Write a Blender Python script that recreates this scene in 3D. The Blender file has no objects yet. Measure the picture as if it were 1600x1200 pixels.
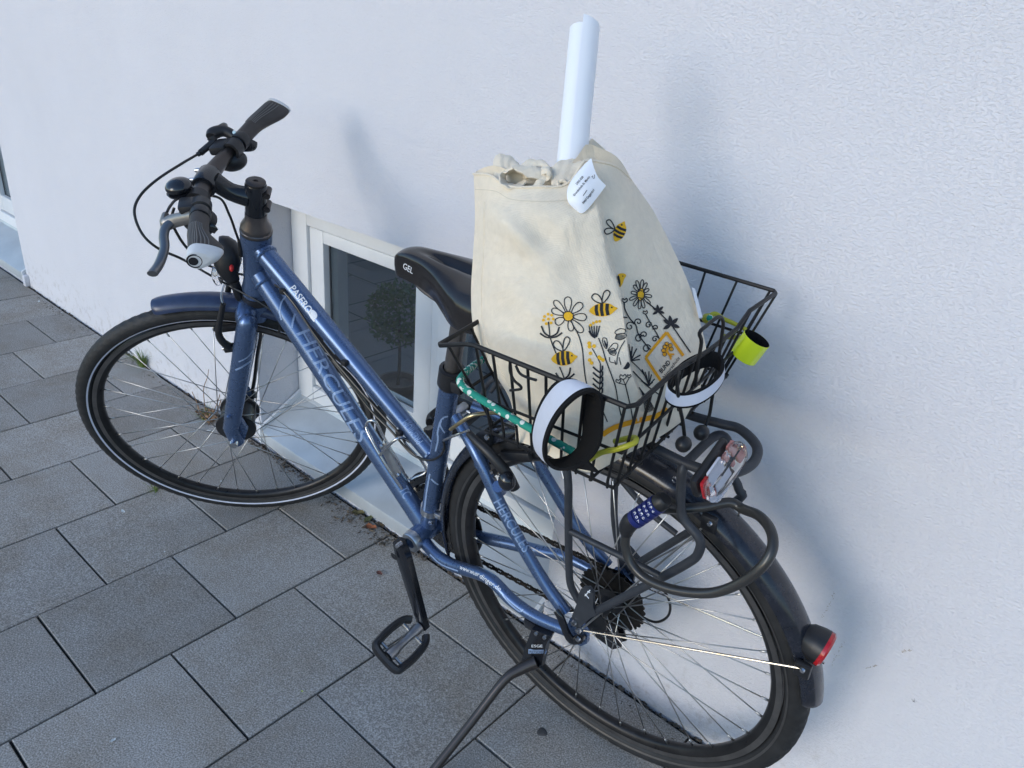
import bpy, bmesh, math, random
from mathutils import Vector, Matrix
from mathutils.bvhtree import BVHTree
random.seed(7)
V = Vector
sc = bpy.context.scene
col = sc.collection
# ---------------------------------------------------------------- camera, sky, sun, exposure
FPX = 1190.17                      # focal length in pixels of the 1600 x 1200 photograph
EYE = V((0, 0, 1.245))
YAW, PITCH, ROLL = math.radians(-39.3106), math.radians(25.3085), math.radians(4.8066)
_cy, _sy, _cp, _sp = math.cos(YAW), math.sin(YAW), math.cos(PITCH), math.sin(PITCH)
FW = V((_sy*_cp, _cy*_cp, -_sp)); _rt = V((_cy, -_sy, 0)); _up = _rt.cross(FW)
RT = math.cos(ROLL)*_rt + math.sin(ROLL)*_up
UP = -math.sin(ROLL)*_rt + math.cos(ROLL)*_up
cam = bpy.data.cameras.new('camera'); camo = bpy.data.objects.new('camera', cam); col.objects.link(camo)
camo.matrix_world = Matrix(((RT.x, UP.x, -FW.x, EYE.x), (RT.y, UP.y, -FW.y, EYE.y), (RT.z, UP.z, -FW.z, EYE.z), (0, 0, 0, 1)))
cam.sensor_width = 36; cam.lens = FPX/1600*36; cam.clip_start = 0.02; cam.clip_end = 500
sc.camera = camo
SUN = V((0.12, 0.92, -0.26)).normalized()       # the way the light travels: low, from behind the camera
sun = bpy.data.lights.new('sun', 'SUN'); suno = bpy.data.objects.new('sun', sun); col.objects.link(suno)
suno.rotation_euler = SUN.to_track_quat('-Z', 'Y').to_euler()
suno.location = (2, -6, 4)
sun.energy = 0.52; sun.angle = math.radians(24); sun.color = (1.0, 0.96, 0.91)
w = bpy.data.worlds.new('World'); sc.world = w; w.use_nodes = True
nt = w.node_tree; bg = nt.nodes['Background']
sky = nt.nodes.new('ShaderNodeTexSky'); sky.sky_type = 'NISHITA'; sky.sun_disc = False
sky.sun_elevation = math.asin(-SUN.z); sky.sun_rotation = math.atan2(-SUN.x, -SUN.y)
sky.air_density = 1.0; sky.dust_density = 0.3; sky.ozone_density = 3.0
nt.links.new(sky.outputs[0], bg.inputs[0]); bg.inputs[1].default_value = 0.15
sc.view_settings.view_transform = 'Standard'; sc.view_settings.look = 'None'
sc.view_settings.exposure = 0.93; sc.view_settings.gamma = 1.0
sc.view_settings.use_curve_mapping = False
sc.render.resolution_x, sc.render.resolution_y = 1024, 768
sc.render.engine = 'CYCLES'

# ---------------------------------------------------------------- where a pixel of the photograph points
def ray(px, py):
    return (px-800)/FPX*RT - (py-600)/FPX*UP + FW
def hit(px, py, p0, n):
    d = ray(px, py); return EYE + d*((p0-EYE).dot(n)/d.dot(n))
def gnd(px, py, z=0.0): return hit(px, py, V((0, 0, z)), V((0, 0, 1)))
WALL = 1.102                                       # the plaster face stands at y = WALL
def onwall(px, py, y=WALL): return hit(px, py, V((0, y, 0)), V((0, 1, 0)))
# the bicycle's own frame: origin rear axle, x forward, y to its left, z up (leaning on its kickstand)
BC = V((-0.50362, 0.91628, 0.34853))
BM = Matrix(((-0.998150, 0.060050, 0.009516), (-0.060795, -0.983915, -0.167973), (-0.000724, -0.168241, 0.985746)))
BX, BY, BZ = BM.col[0].copy(), BM.col[1].copy(), BM.col[2].copy()
def L(x, y, z): return BC + BM @ V((x, y, z))
def loc(p): return BM.transposed() @ (p-BC)
def by(px, py, y): return hit(px, py, BC+BY*y, BY)     # seen on the bicycle plane y = const
def bxp(px, py, x): return hit(px, py, BC+BX*x, BX)
def bz(px, py, z): return hit(px, py, BC+BZ*z, BZ)
HA = 1.246851; AX = V((-math.cos(HA), 0, math.sin(HA))); PERP = V((math.sin(HA), 0, math.cos(HA)))
A0 = V((1.0262, 0, 0)) - PERP*0.045
SM = Matrix.Rotation(0.77199, 3, AX); SH = Matrix.Rotation(0.77199-0.089, 3, AX)
def S(x, y, z):                                    # steered part, given as if the wheel stood straight
    return BC + BM @ (A0 + SM @ (V((x, y, z))-A0))
HC = A0 + AX*0.643 + SM @ (PERP*0.085)             # handlebar clamp centre
def Hb(x, y, z): return BC + BM @ (HC + SH @ V((x, y, z)))
HY = BM @ (SH @ V((0, 1, 0))); HX = BM @ (SH @ V((1, 0, 0))); HZ = BM @ (SH @ V((0, 0, 1)))
SY = BM @ (SM @ V((0, 1, 0))); SX = BM @ (SM @ V((1, 0, 0))); SZ = BM @ (SM @ V((0, 0, 1)))
def hp(px, py, p0, n=None):                        # on a plane through p0 facing the eye
    return hit(px, py, p0, n if n is not None else (EYE-p0).normalized())

# ---------------------------------------------------------------- materials
def mat(name, c, rough=0.5, metal=0.0, bump=None, var=0.0, vscale=3.0, spec=0.5, coat=0.0, trans=0.0, ior=1.45,
        emit=None, alpha=1.0, rand=0.0, sheen=0.0, rvar=0.0):
    m = bpy.data.materials.new(name); m.use_nodes = True
    t = m.node_tree; b = t.nodes['Principled BSDF']; N = t.nodes.new; K = t.links.new
    b.inputs['Base Color'].default_value = (*c, 1); b.inputs['Roughness'].default_value = rough
    b.inputs['Metallic'].default_value = metal; b.inputs['Specular IOR Level'].default_value = spec
    b.inputs['Coat Weight'].default_value = coat; b.inputs['Coat Roughness'].default_value = 0.12
    b.inputs['Transmission Weight'].default_value = trans; b.inputs['IOR'].default_value = ior
    b.inputs['Alpha'].default_value = alpha; b.inputs['Sheen Weight'].default_value = sheen
    if emit: b.inputs['Emission Color'].default_value = (*emit, 1); b.inputs['Emission Strength'].default_value = 1
    tc = N('ShaderNodeTexCoord')
    if var or rand or rvar:
        nz = N('ShaderNodeTexNoise'); nz.inputs['Scale'].default_value = vscale; nz.inputs['Detail'].default_value = 6
        nz.inputs['Roughness'].default_value = 0.65
        K(tc.outputs['Object'], nz.inputs['Vector'])
        if var or rand:
            hs = N('ShaderNodeHueSaturation'); hs.inputs['Color'].default_value = (*c, 1)
            mr = N('ShaderNodeMapRange'); mr.inputs[1].default_value = 0.3; mr.inputs[2].default_value = 0.7
            mr.inputs[3].default_value = 1-var; mr.inputs[4].default_value = 1+var
            K(nz.outputs['Fac'], mr.inputs[0])
            if rand:
                oi = N('ShaderNodeObjectInfo'); m2 = N('ShaderNodeMapRange')
                m2.inputs[3].default_value = 1-rand; m2.inputs[4].default_value = 1+rand
                K(oi.outputs['Random'], m2.inputs[0]); mm = N('ShaderNodeMath'); mm.operation = 'MULTIPLY'
                K(mr.outputs[0], mm.inputs[0]); K(m2.outputs[0], mm.inputs[1]); K(mm.outputs[0], hs.inputs['Value'])
            else: K(mr.outputs[0], hs.inputs['Value'])
            K(hs.outputs[0], b.inputs['Base Color'])
        if rvar:
            m3 = N('ShaderNodeMapRange'); m3.inputs[1].default_value = 0.3; m3.inputs[2].default_value = 0.7
            m3.inputs[3].default_value = max(0.02, rough-rvar); m3.inputs[4].default_value = rough+rvar
            K(nz.outputs['Fac'], m3.inputs[0]); K(m3.outputs[0], b.inputs['Roughness'])
    if bump:
        sc_, st, di = bump
        n2 = N('ShaderNodeTexNoise'); n2.inputs['Scale'].default_value = sc_; n2.inputs['Detail'].default_value = 4
        K(tc.outputs['Object'], n2.inputs['Vector'])
        bp = N('ShaderNodeBump'); bp.inputs['Strength'].default_value = st; bp.inputs['Distance'].default_value = di
        K(n2.outputs['Fac'], bp.inputs['Height']); K(bp.outputs[0], b.inputs['Normal'])
    return m
def nodes_of(m): return m.node_tree, m.node_tree.nodes['Principled BSDF']

MT = {}
MT['paint'] = mat('blue_paint', (0.104, 0.160, 0.288), 0.28, 0.66, var=0.02, vscale=60, coat=0.10, rvar=0.025)
MT['decal'] = mat('pale_blue_lettering', (0.27, 0.37, 0.56), 0.42, 0.2)
MT['white_print'] = mat('white_lettering', (0.80, 0.82, 0.85), 0.45)
MT['black'] = mat('black_plastic', (0.017, 0.017, 0.019), 0.42, var=0.2, vscale=40, bump=(300, 0.15, 0.0004), rvar=0.08)
MT['gloss'] = mat('gloss_black', (0.012, 0.013, 0.017), 0.16, var=0.2, vscale=30, coat=0.4, rvar=0.06)
MT['fender'] = mat('mudguard_plastic', (0.016, 0.018, 0.026), 0.24, var=0.3, vscale=50, coat=0.25, rvar=0.10)
MT['cable'] = mat('cable_black', (0.018, 0.018, 0.019), 0.33)
MT['cordlock'] = mat('lock_cable', (0.030, 0.029, 0.028), 0.38, var=0.2, vscale=30, coat=0.3)
MT['satin'] = mat('satin_black_bar', (0.060, 0.052, 0.050), 0.30, 0.6, var=0.08, vscale=50)
MT['stem'] = mat('stem_black', (0.018, 0.019, 0.023), 0.22, 0.2, coat=0.3, rvar=0.04, vscale=60)
MT['cup'] = mat('headset_metal', (0.15, 0.135, 0.13), 0.32, 0.85, var=0.1, vscale=60)
MT['rack'] = mat('rack_grey_black', (0.040, 0.044, 0.053), 0.5, 0.2, var=0.15, vscale=70, bump=(400, 0.2, 0.0004))
MT['wire'] = mat('basket_wire', (0.010, 0.010, 0.011), 0.45, var=0.2, vscale=60, spec=0.35)
MT['steel'] = mat('bright_steel', (0.62, 0.62, 0.63), 0.24, 1.0, rvar=0.08, vscale=80)
MT['alu'] = mat('brushed_aluminium', (0.55, 0.56, 0.58), 0.36, 1.0, var=0.06, vscale=60, rvar=0.08)
MT['spoke'] = mat('spoke_steel', (0.52, 0.51, 0.50), 0.32, 1.0, var=0.15, vscale=20)
MT['brass'] = mat('tarnished_pipe', (0.55, 0.44, 0.26), 0.35, 1.0, var=0.2, vscale=80)
MT['rim'] = mat('black_rim', (0.028, 0.027, 0.028), 0.36, 0.5, var=0.25, vscale=40, rvar=0.1)
MT['track'] = mat('worn_brake_track', (0.13, 0.125, 0.122), 0.42, 0.7, var=0.25, vscale=30)
MT['reflex'] = mat('reflective_stripe', (0.62, 0.64, 0.74), 0.5, var=0.08, vscale=40)
MT['sprocket'] = mat('oily_sprocket', (0.035, 0.031, 0.028), 0.45, 0.7, var=0.4, vscale=60)
MT['gripgrey'] = mat('grip_grey', (0.135, 0.130, 0.125), 0.6)
MT['gripdark'] = mat('grip_dark', (0.040, 0.034, 0.032), 0.55, var=0.15, vscale=60, bump=(500, 0.2, 0.0004))
MT['gripcap'] = mat('grip_cap_white', (0.62, 0.63, 0.64), 0.35, var=0.06, vscale=60)
MT['saddle'] = mat('saddle_vinyl', (0.016, 0.013, 0.012), 0.20, var=0.15, vscale=40, bump=(900, 0.08, 0.0002), rvar=0.04, coat=0.15)
MT['palered'] = mat('pale_red_lens', (0.42, 0.17, 0.16), 0.2, coat=0.5)
MT['red'] = mat('red_lens', (0.42, 0.012, 0.018), 0.15, coat=0.5)
MT['redk'] = mat('red_knob', (0.55, 0.02, 0.02), 0.4)
MT['clear'] = mat('clear_plastic', (0.95, 0.95, 0.96), 0.06, trans=1.0, ior=1.3)
MT['bandwhite'] = mat('reflective_band', (0.60, 0.62, 0.70), 0.55, bump=(700, 0.3, 0.0006), var=0.04, vscale=60)
MT['bandblack'] = mat('black_fleece', (0.010, 0.010, 0.011), 0.95, bump=(500, 0.6, 0.001), spec=0.2)
MT['neon'] = mat('neon_yellow_film', (0.66, 0.80, 0.02), 0.22, coat=0.6, bump=(200, 0.2, 0.0008))
MT['hook'] = mat('yellow_hook_coating', (0.42, 0.40, 0.03), 0.4, var=0.15, vscale=80)
MT['paper'] = mat('white_paper', (0.84, 0.86, 0.90), 0.42)
MT['ink'] = mat('black_ink', (0.012, 0.012, 0.016), 0.6)
MT['yellowink'] = mat('yellow_ink', (0.80, 0.44, 0.015), 0.7)
MT['orangeink'] = mat('orange_ink', (0.82, 0.36, 0.01), 0.7)
MT['lockblue'] = mat('lock_blue', (0.012, 0.020, 0.130), 0.35)
MT['upvc'] = mat('white_window_plastic', (0.74, 0.75, 0.76), 0.35, var=0.04, vscale=8, rvar=0.05)
MT['gasket'] = mat('grey_gasket', (0.10, 0.10, 0.105), 0.6)
MT['sill'] = mat('grey_metal_sill', (0.50, 0.53, 0.55), 0.36, 0.25, var=0.10, vscale=9, rvar=0.08)
MT['room'] = mat('dim_room', (0.42, 0.41, 0.40), 0.9)
MT['leafgreen'] = mat('leaf_green', (0.075, 0.15, 0.035), 0.5, rand=0.1, var=0.25, vscale=30)
MT['grass'] = mat('grass_blade', (0.17, 0.24, 0.055), 0.55, var=0.4, vscale=40)
MT['straw'] = mat('dry_stem', (0.28, 0.17, 0.10), 0.8, var=0.4, vscale=60)
MT['leafdry'] = mat('dry_leaf', (0.24, 0.14, 0.075), 0.85, var=0.5, vscale=50)
MT['soil'] = mat('dark_soil', (0.15, 0.118, 0.088), 0.95, var=0.5, vscale=60, bump=(200, 0.8, 0.004))
MT['terracotta'] = mat('pot_clay', (0.22, 0.17, 0.14), 0.8, var=0.1, vscale=20)
MT['bark'] = mat('bark', (0.09, 0.07, 0.05), 0.9, bump=(60, 0.6, 0.004))
MT['petal'] = mat('pale_petal', (0.70, 0.72, 0.70), 0.6)
MT['gum'] = mat('old_gum', (0.085, 0.078, 0.074), 0.8, var=0.3, vscale=120)
# tyre rubber: tread sipes run round the wheel (object y is the axle)
def tyre_mat():
    m = mat('tyre_rubber', (0.020, 0.020, 0.021), 0.62, var=0.35, vscale=35)
    t, b = nodes_of(m); N = t.nodes.new; K = t.links.new
    tc = N('ShaderNodeTexCoord'); sx = N('ShaderNodeSeparateXYZ'); K(tc.outputs['Object'], sx.inputs[0])
    def ma(op, a, bb=None, v=None):
        n = N('ShaderNodeMath'); n.operation = op
        K(a, n.inputs[0])
        if bb is not None: K(bb, n.inputs[1])
        if v is not None: n.inputs[1].default_value = v
        return n.outputs[0]
    an = ma('ARCTAN2', sx.outputs['Z'], sx.outputs['X'])
    ay = ma('ABSOLUTE', sx.outputs['Y'])
    ph = ma('ADD', ma('MULTIPLY', an, v=110.0), ma('MULTIPLY', ma('PINGPONG', ay, v=0.0065), v=480.0))
    s1 = ma('GREATER_THAN', ma('SINE', ph), v=-0.55)
    r2 = ma('ADD', ma('MULTIPLY', sx.outputs['X'], sx.outputs['X']), ma('MULTIPLY', sx.outputs['Z'], sx.outputs['Z']))
    tread = ma('GREATER_THAN', r2, v=0.338**2)
    h = ma('MULTIPLY', s1, tread)
    bp = N('ShaderNodeBump'); bp.inputs['Strength'].default_value = 1.0; bp.inputs['Distance'].default_value = 0.007
    K(h, bp.inputs['Height']); K(bp.outputs[0], b.inputs['Normal'])
    return m
MT['tyre'] = tyre_mat()
def cloth_mat():
    m = mat('cotton_cloth', (0.79, 0.69, 0.545), 0.9, var=0.05, vscale=90, sheen=0.2, spec=0.2)
    t, b = nodes_of(m); N = t.nodes.new; K = t.links.new
    tc = N('ShaderNodeTexCoord'); hs = []
    for ax_ in ((1, 0.25, 0.0), (0.1, 0.3, 1.0)):
        dp = N('ShaderNodeVectorMath'); dp.operation = 'DOT_PRODUCT'; dp.inputs[1].default_value = ax_
        K(tc.outputs['Object'], dp.inputs[0])
        mu = N('ShaderNodeMath'); mu.operation = 'MULTIPLY'; mu.inputs[1].default_value = 3800; K(dp.outputs['Value'], mu.inputs[0])
        si = N('ShaderNodeMath'); si.operation = 'SINE'; K(mu.outputs[0], si.inputs[0]); hs.append(si)
    ad = N('ShaderNodeMath'); ad.operation = 'ADD'; K(hs[0].outputs[0], ad.inputs[0]); K(hs[1].outputs[0], ad.inputs[1])
    nz = N('ShaderNodeTexNoise'); nz.inputs['Scale'].default_value = 700; K(tc.outputs['Object'], nz.inputs['Vector'])
    a2 = N('ShaderNodeMath'); a2.operation = 'MULTIPLY_ADD'; a2.inputs[1].default_value = 3.0
    K(nz.outputs['Fac'], a2.inputs[0]); K(ad.outputs[0], a2.inputs[2])
    b1 = N('ShaderNodeBump'); b1.inputs['Strength'].default_value = 0.22; b1.inputs['Distance'].default_value = 0.0006
    K(a2.outputs[0], b1.inputs['Height'])
    n3 = N('ShaderNodeTexNoise'); n3.inputs['Scale'].default_value = 16; n3.inputs['Detail'].default_value = 3; n3.inputs['Distortion'].default_value = 0.6
    K(tc.outputs['Object'], n3.inputs['Vector'])
    b2 = N('ShaderNodeBump'); b2.inputs['Strength'].default_value = 0.5; b2.inputs['Distance'].default_value = 0.016
    K(n3.outputs['Fac'], b2.inputs['Height']); K(b1.outputs[0], b2.inputs['Normal']); K(b2.outputs[0], b.inputs['Normal'])
    return m
MT['cloth'] = cloth_mat()
def plaster_mat():
    m = mat('white_plaster', (0.715, 0.70, 0.728), 0.92, var=0.03, vscale=1.7, spec=0.2)
    t, b = nodes_of(m); N = t.nodes.new; K = t.links.new
    tc = N('ShaderNodeTexCoord')
    mp = N('ShaderNodeMapping'); mp.inputs['Scale'].default_value = (1, 1, 1.5); K(tc.outputs['Object'], mp.inputs[0])
    n1 = N('ShaderNodeTexNoise'); n1.inputs['Scale'].default_value = 200; n1.inputs['Detail'].default_value = 3; n1.inputs['Roughness'].default_value = 0.6
    K(mp.outputs[0], n1.inputs['Vector'])
    cr = N('ShaderNodeMapRange'); cr.inputs[1].default_value = 0.30; cr.inputs[2].default_value = 0.55; K(n1.outputs['Fac'], cr.inputs[0])
    n2 = N('ShaderNodeTexNoise'); n2.inputs['Scale'].default_value = 9; n2.inputs['Detail'].default_value = 2; K(tc.outputs['Object'], n2.inputs['Vector'])
    mx = N('ShaderNodeMath'); mx.operation = 'MULTIPLY_ADD'; mx.inputs[1].default_value = 2.0
    K(n2.outputs['Fac'], mx.inputs[0]); K(cr.outputs[0], mx.inputs[2])
    hs = [n for n in t.nodes if n.type == 'HUE_SAT'][0]; ge = N('ShaderNodeNewGeometry'); sz = N('ShaderNodeSeparateXYZ'); K(ge.outputs['Position'], sz.inputs[0])
    hm = N('ShaderNodeMapRange'); hm.inputs[1].default_value = 0.22; hm.inputs[2].default_value = 0.0; K(sz.outputs['Z'], hm.inputs[0])
    nd = N('ShaderNodeTexNoise'); nd.inputs['Scale'].default_value = 26; nd.inputs['Detail'].default_value = 8; nd.inputs['Roughness'].default_value = 0.75; K(tc.outputs['Object'], nd.inputs['Vector'])
    nr = N('ShaderNodeMapRange'); nr.inputs[1].default_value = 0.52; nr.inputs[2].default_value = 0.78; K(nd.outputs['Fac'], nr.inputs[0])
    mm = N('ShaderNodeMath'); mm.operation = 'MULTIPLY'; K(hm.outputs[0], mm.inputs[0]); K(nr.outputs[0], mm.inputs[1])
    mk = N('ShaderNodeMix'); mk.data_type = 'RGBA'; mk.inputs[7].default_value = (0.33, 0.28, 0.22, 1)
    K(mm.outputs[0], mk.inputs[0]); K(hs.outputs[0], mk.inputs[6]); K(mk.outputs[2], b.inputs['Base Color'])
    bp = N('ShaderNodeBump'); bp.inputs['Strength'].default_value = 0.65; bp.inputs['Distance'].default_value = 0.0018
    K(mx.outputs[0], bp.inputs['Height']); K(bp.outputs[0], b.inputs['Normal'])
    return m
MT['plaster'] = plaster_mat()
def slab_mat():
    m = bpy.data.materials.new('concrete_slab'); m.use_nodes = True
    t, b = nodes_of(m); N = t.nodes.new; K = t.links.new
    b.inputs['Roughness'].default_value = 0.82; b.inputs['Specular IOR Level'].default_value = 0.3
    ge = N('ShaderNodeNewGeometry'); oi = N('ShaderNodeObjectInfo')
    fine = N('ShaderNodeTexNoise'); fine.inputs['Scale'].default_value = 330; fine.inputs['Detail'].default_value = 3; K(ge.outputs['Position'], fine.inputs['Vector'])
    big = N('ShaderNodeTexNoise'); big.inputs['Scale'].default_value = 5; big.inputs['Detail'].default_value = 7; big.inputs['Roughness'].default_value = 0.7; K(ge.outputs['Position'], big.inputs['Vector'])
    c1 = N('ShaderNodeValToRGB'); e = c1.color_ramp.elements
    e[0].position = 0.36; e[0].color = (0.222, 0.202, 0.178, 1); e[1].position = 0.64; e[1].color = (0.49, 0.448, 0.398, 1)
    x = c1.color_ramp.elements.new(0.74); x.color = (0.62, 0.62, 0.61, 1)
    K(fine.outputs['Fac'], c1.inputs[0])
    st = N('ShaderNodeValToRGB'); s = st.color_ramp.elements
    s[0].position = 0.36; s[0].color = (0.87, 0.835, 0.79, 1); s[1].position = 0.58; s[1].color = (1.03, 1.05, 1.08, 1)
    K(big.outputs['Fac'], st.inputs[0])
    mx = N('ShaderNodeMix'); mx.data_type = 'RGBA'; mx.blend_type = 'MULTIPLY'; mx.inputs[0].default_value = 1
    K(c1.outputs[0], mx.inputs[6]); K(st.outputs[0], mx.inputs[7])
    hs = N('ShaderNodeHueSaturation'); mr = N('ShaderNodeMapRange'); mr.inputs[3].default_value = 0.84; mr.inputs[4].default_value = 1.10
    K(oi.outputs['Random'], mr.inputs[0]); K(mr.outputs[0], hs.inputs['Value']); K(mx.outputs[2], hs.inputs['Color']); K(hs.outputs[0], b.inputs['Base Color'])
    bp = N('ShaderNodeBump'); bp.inputs['Strength'].default_value = 0.5; bp.inputs['Distance'].default_value = 0.0012
    K(fine.outputs['Fac'], bp.inputs['Height']); K(bp.outputs[0], b.inputs['Normal'])
    return m
MT['slab'] = slab_mat()
def cord_mat():
    m = mat('green_elastic_cord', (0.02, 0.30, 0.22), 0.75)
    t, b = nodes_of(m); N = t.nodes.new; K = t.links.new
    tc = N('ShaderNodeTexCoord'); vo = N('ShaderNodeTexVoronoi'); vo.inputs['Scale'].default_value = 130; K(tc.outputs['Object'], vo.inputs['Vector'])
    cr = N('ShaderNodeValToRGB'); e = cr.color_ramp.elements
    cr.color_ramp.interpolation = 'CONSTANT'
    e[0].position = 0; e[0].color = (0.72, 0.74, 0.66, 1); e[1].position = 0.40; e[1].color = (0.015, 0.27, 0.19, 1)
    K(vo.outputs['Distance'], cr.inputs[0]); K(cr.outputs[0], b.inputs['Base Color'])
    bp = N('ShaderNodeBump'); bp.inputs['Strength'].default_value = 0.6; bp.inputs['Distance'].default_value = 0.001
    K(vo.outputs['Distance'], bp.inputs['Height']); K(bp.outputs[0], b.inputs['Normal'])
    return m
MT['cord'] = cord_mat()
def glass_mat():
    m = bpy.data.materials.new('window_glass'); m.use_nodes = True
    t, b = nodes_of(m)
    b.inputs['Base Color'].default_value = (0.9, 0.93, 0.93, 1); b.inputs['Roughness'].default_value = 0.01
    b.inputs['Transmission Weight'].default_value = 1.0; b.inputs['IOR'].default_value = 1.55
    return m
MT['glass'] = glass_mat()

# ---------------------------------------------------------------- mesh helpers (all shapes are made in world metres)
WM = {}                                             # world matrix of every object
def catmull(pts, n, closed=False):
    out = []; k = len(pts)
    rng = range(k if closed else k-1)
    for i in rng:
        if closed: p0, p1, p2, p3 = pts[i-1], pts[i], pts[(i+1) % k], pts[(i+2) % k]
        else: p0, p1, p2, p3 = pts[max(i-1, 0)], pts[i], pts[i+1], pts[min(i+2, k-1)]
        for j in range(n):
            t = j/n
            out.append(0.5*((2*p1)+(p2-p0)*t+(2*p0-5*p1+4*p2-p3)*t*t+(3*p1-p0-3*p2+p3)*t**3))
    if not closed: out.append(pts[-1].copy())
    return out
class G:
    def __init__(s): s.v = []; s.f = []
    def add(s, vs, fs):
        o = len(s.v); s.v += [V(x) for x in vs]; s.f += [tuple(i+o for i in f) for f in fs]; return s
    def tube(s, pts, r, n=10, sub=0, closed=False, flat=None, up=None, cap=True):
        pts = [V(p) for p in pts]
        rr = list(r) if isinstance(r, (list, tuple)) else [r]*len(pts)
        if sub:
            rv = catmull([V((x, 0, 0)) for x in rr], sub, closed); pts = catmull(pts, sub, closed); rr = [x.x for x in rv]
        k = len(pts); vs = []; fs = []
        prev = None
        for i, p in enumerate(pts):
            a = pts[i-1] if (i or closed) else p; b = pts[(i+1) % k] if (i < k-1 or closed) else p
            t = (b-a)
            if t.length < 1e-9: t = V((0, 0, 1))
            t.normalize()
            if prev is None:
                ref = up if up is not None else (V((0, 0, 1)) if abs(t.z) < 0.9 else V((1, 0, 0)))
                nrm = (ref - t*ref.dot(t)).normalized()
            else:
                nrm = prev - t*prev.dot(t)
                nrm = nrm.normalized() if nrm.length > 1e-6 else prev
            prev = nrm; bn = t.cross(nrm)
            fl = flat if flat else 1.0
            for j in range(n):
                an = 2*math.pi*j/n
                vs.append(p + nrm*math.cos(an)*rr[i] + bn*math.sin(an)*rr[i]*fl)
        for i in range(k if closed else k-1):
            for j in range(n):
                a, b = i*n, ((i+1) % k)*n
                fs.append((a+j, a+(j+1) % n, b+(j+1) % n, b+j))
        if not closed and cap:
            fs.append(tuple(range(n-1, -1, -1))); fs.append(tuple((k-1)*n+j for j in range(n)))
        return s.add(vs, fs)
    def lathe(s, prof, o, axis, n=48, closed=False, ref=None, a0=0.0, a1=2*math.pi):
        axis = axis.normalized(); ref = ref or (V((0, 0, 1)) if abs(axis.z) < 0.9 else V((1, 0, 0)))
        e1 = (ref-axis*ref.dot(axis)).normalized(); e2 = axis.cross(e1)
        full = abs(a1-a0-2*math.pi) < 1e-6; m = n if full else n+1; k = len(prof); vs = []; fs = []
        for i in range(m):
            an = a0+(a1-a0)*i/n; d = e1*math.cos(an)+e2*math.sin(an)
            for r, y in prof: vs.append(o+d*r+axis*y)
        for i in range(n):
            ia, ib = i*k, ((i+1) % m)*k
            for j in range(k if closed else k-1):
                fs.append((ia+j, ib+j, ib+(j+1) % k, ia+(j+1) % k))
        if not full and closed:
            fs.append(tuple(range(k))); fs.append(tuple((m-1)*k+j for j in range(k-1, -1, -1)))
        return s.add(vs, fs)
    def box(s, c, sx, sy, sz, ex=V((1, 0, 0)), ey=V((0, 1, 0)), ez=V((0, 0, 1)), bev=0.0):
        c = V(c)
        if not bev:
            vs = [c+ex*(a*sx/2)+ey*(b*sy/2)+ez*(d*sz/2) for a in (-1, 1) for b in (-1, 1) for d in (-1, 1)]
            return s.add(vs, [(0, 1, 3, 2), (4, 6, 7, 5), (0, 4, 5, 1), (2, 3, 7, 6), (0, 2, 6, 4), (1, 5, 7, 3)])
        bm = bmesh.new(); bmesh.ops.create_cube(bm, size=1.0)
        for v in bm.verts: v.co = V((v.co.x*sx, v.co.y*sy, v.co.z*sz))
        bmesh.ops.bevel(bm, geom=bm.edges[:], offset=min(bev, 0.49*min(sx, sy, sz)), segments=2, affect='EDGES', profile=0.5)
        bm.verts.index_update(); vs = [c+ex*v.co.x+ey*v.co.y+ez*v.co.z for v in bm.verts]; fs = [tuple(v.index for v in f.verts) for f in bm.faces]
        bm.free(); return s.add(vs, fs)
    def ball(s, c, rx, ry, rz, ex=V((1, 0, 0)), ey=V((0, 1, 0)), ez=V((0, 0, 1)), n=16, m=10, t0=0.0, t1=math.pi):
        vs = []; fs = []
        for i in range(m+1):
            th = t0+(t1-t0)*i/m
            for j in range(n):
                ph = 2*math.pi*j/n
                vs.append(V(c)+ex*(rx*math.sin(th)*math.cos(ph))+ey*(ry*math.sin(th)*math.sin(ph))+ez*(rz*math.cos(th)))
        for i in range(m):
            for j in range(n): fs.append((i*n+j, (i+1)*n+j, (i+1)*n+(j+1) % n, i*n+(j+1) % n))
        return s.add(vs, fs)
    def prism(s, outline, nrm, depth):               # outline: list of world points (planar), thickened along nrm
        k = len(outline); vs = [V(p) for p in outline]+[V(p)+nrm*depth for p in outline]
        fs = [tuple(range(k)), tuple(range(2*k-1, k-1, -1))]+[(i, i+k, (i+1) % k+k, (i+1) % k) for i in range(k)]
        return s.add(vs, fs)
    def grid(s, rows, closed=False):
        k = len(rows[0]); vs = [p for r in rows for p in r]; fs = []
        for i in range(len(rows)-1):
            for j in range(k if closed else k-1): fs.append((i*k+j, i*k+(j+1) % k, (i+1)*k+(j+1) % k, (i+1)*k+j))
        return s.add(vs, fs)
    def build(s, name, m, parent=None, smooth=True, M=None, fix=True, ang=40, weld=False):
        pm = WM[parent] if parent else Matrix()
        me = bpy.data.meshes.new(name); W_ = M if M is not None else pm; inv = W_.inverted()
        me.from_pydata([inv @ v for v in s.v], [], s.f); me.update()
        if fix:
            bm = bmesh.new(); bm.from_mesh(me)
            if weld: bmesh.ops.remove_doubles(bm, verts=bm.verts[:], dist=1e-5)
            lo = [v for v in bm.verts if not v.link_faces]
            if lo: bmesh.ops.delete(bm, geom=lo, context='VERTS')
            bmesh.ops.recalc_face_normals(bm, faces=bm.faces[:]); bm.to_mesh(me); bm.free()
        if smooth:
            me.polygons.foreach_set('use_smooth', [True]*len(me.polygons)); me.set_sharp_from_angle(angle=math.radians(ang))
        me.materials.append(MT[m] if isinstance(m, str) else m)
        o = bpy.data.objects.new(name, me); col.objects.link(o)
        if parent: o.parent = parent; o.matrix_local = pm.inverted() @ W_
        else: o.matrix_world = W_
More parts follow.
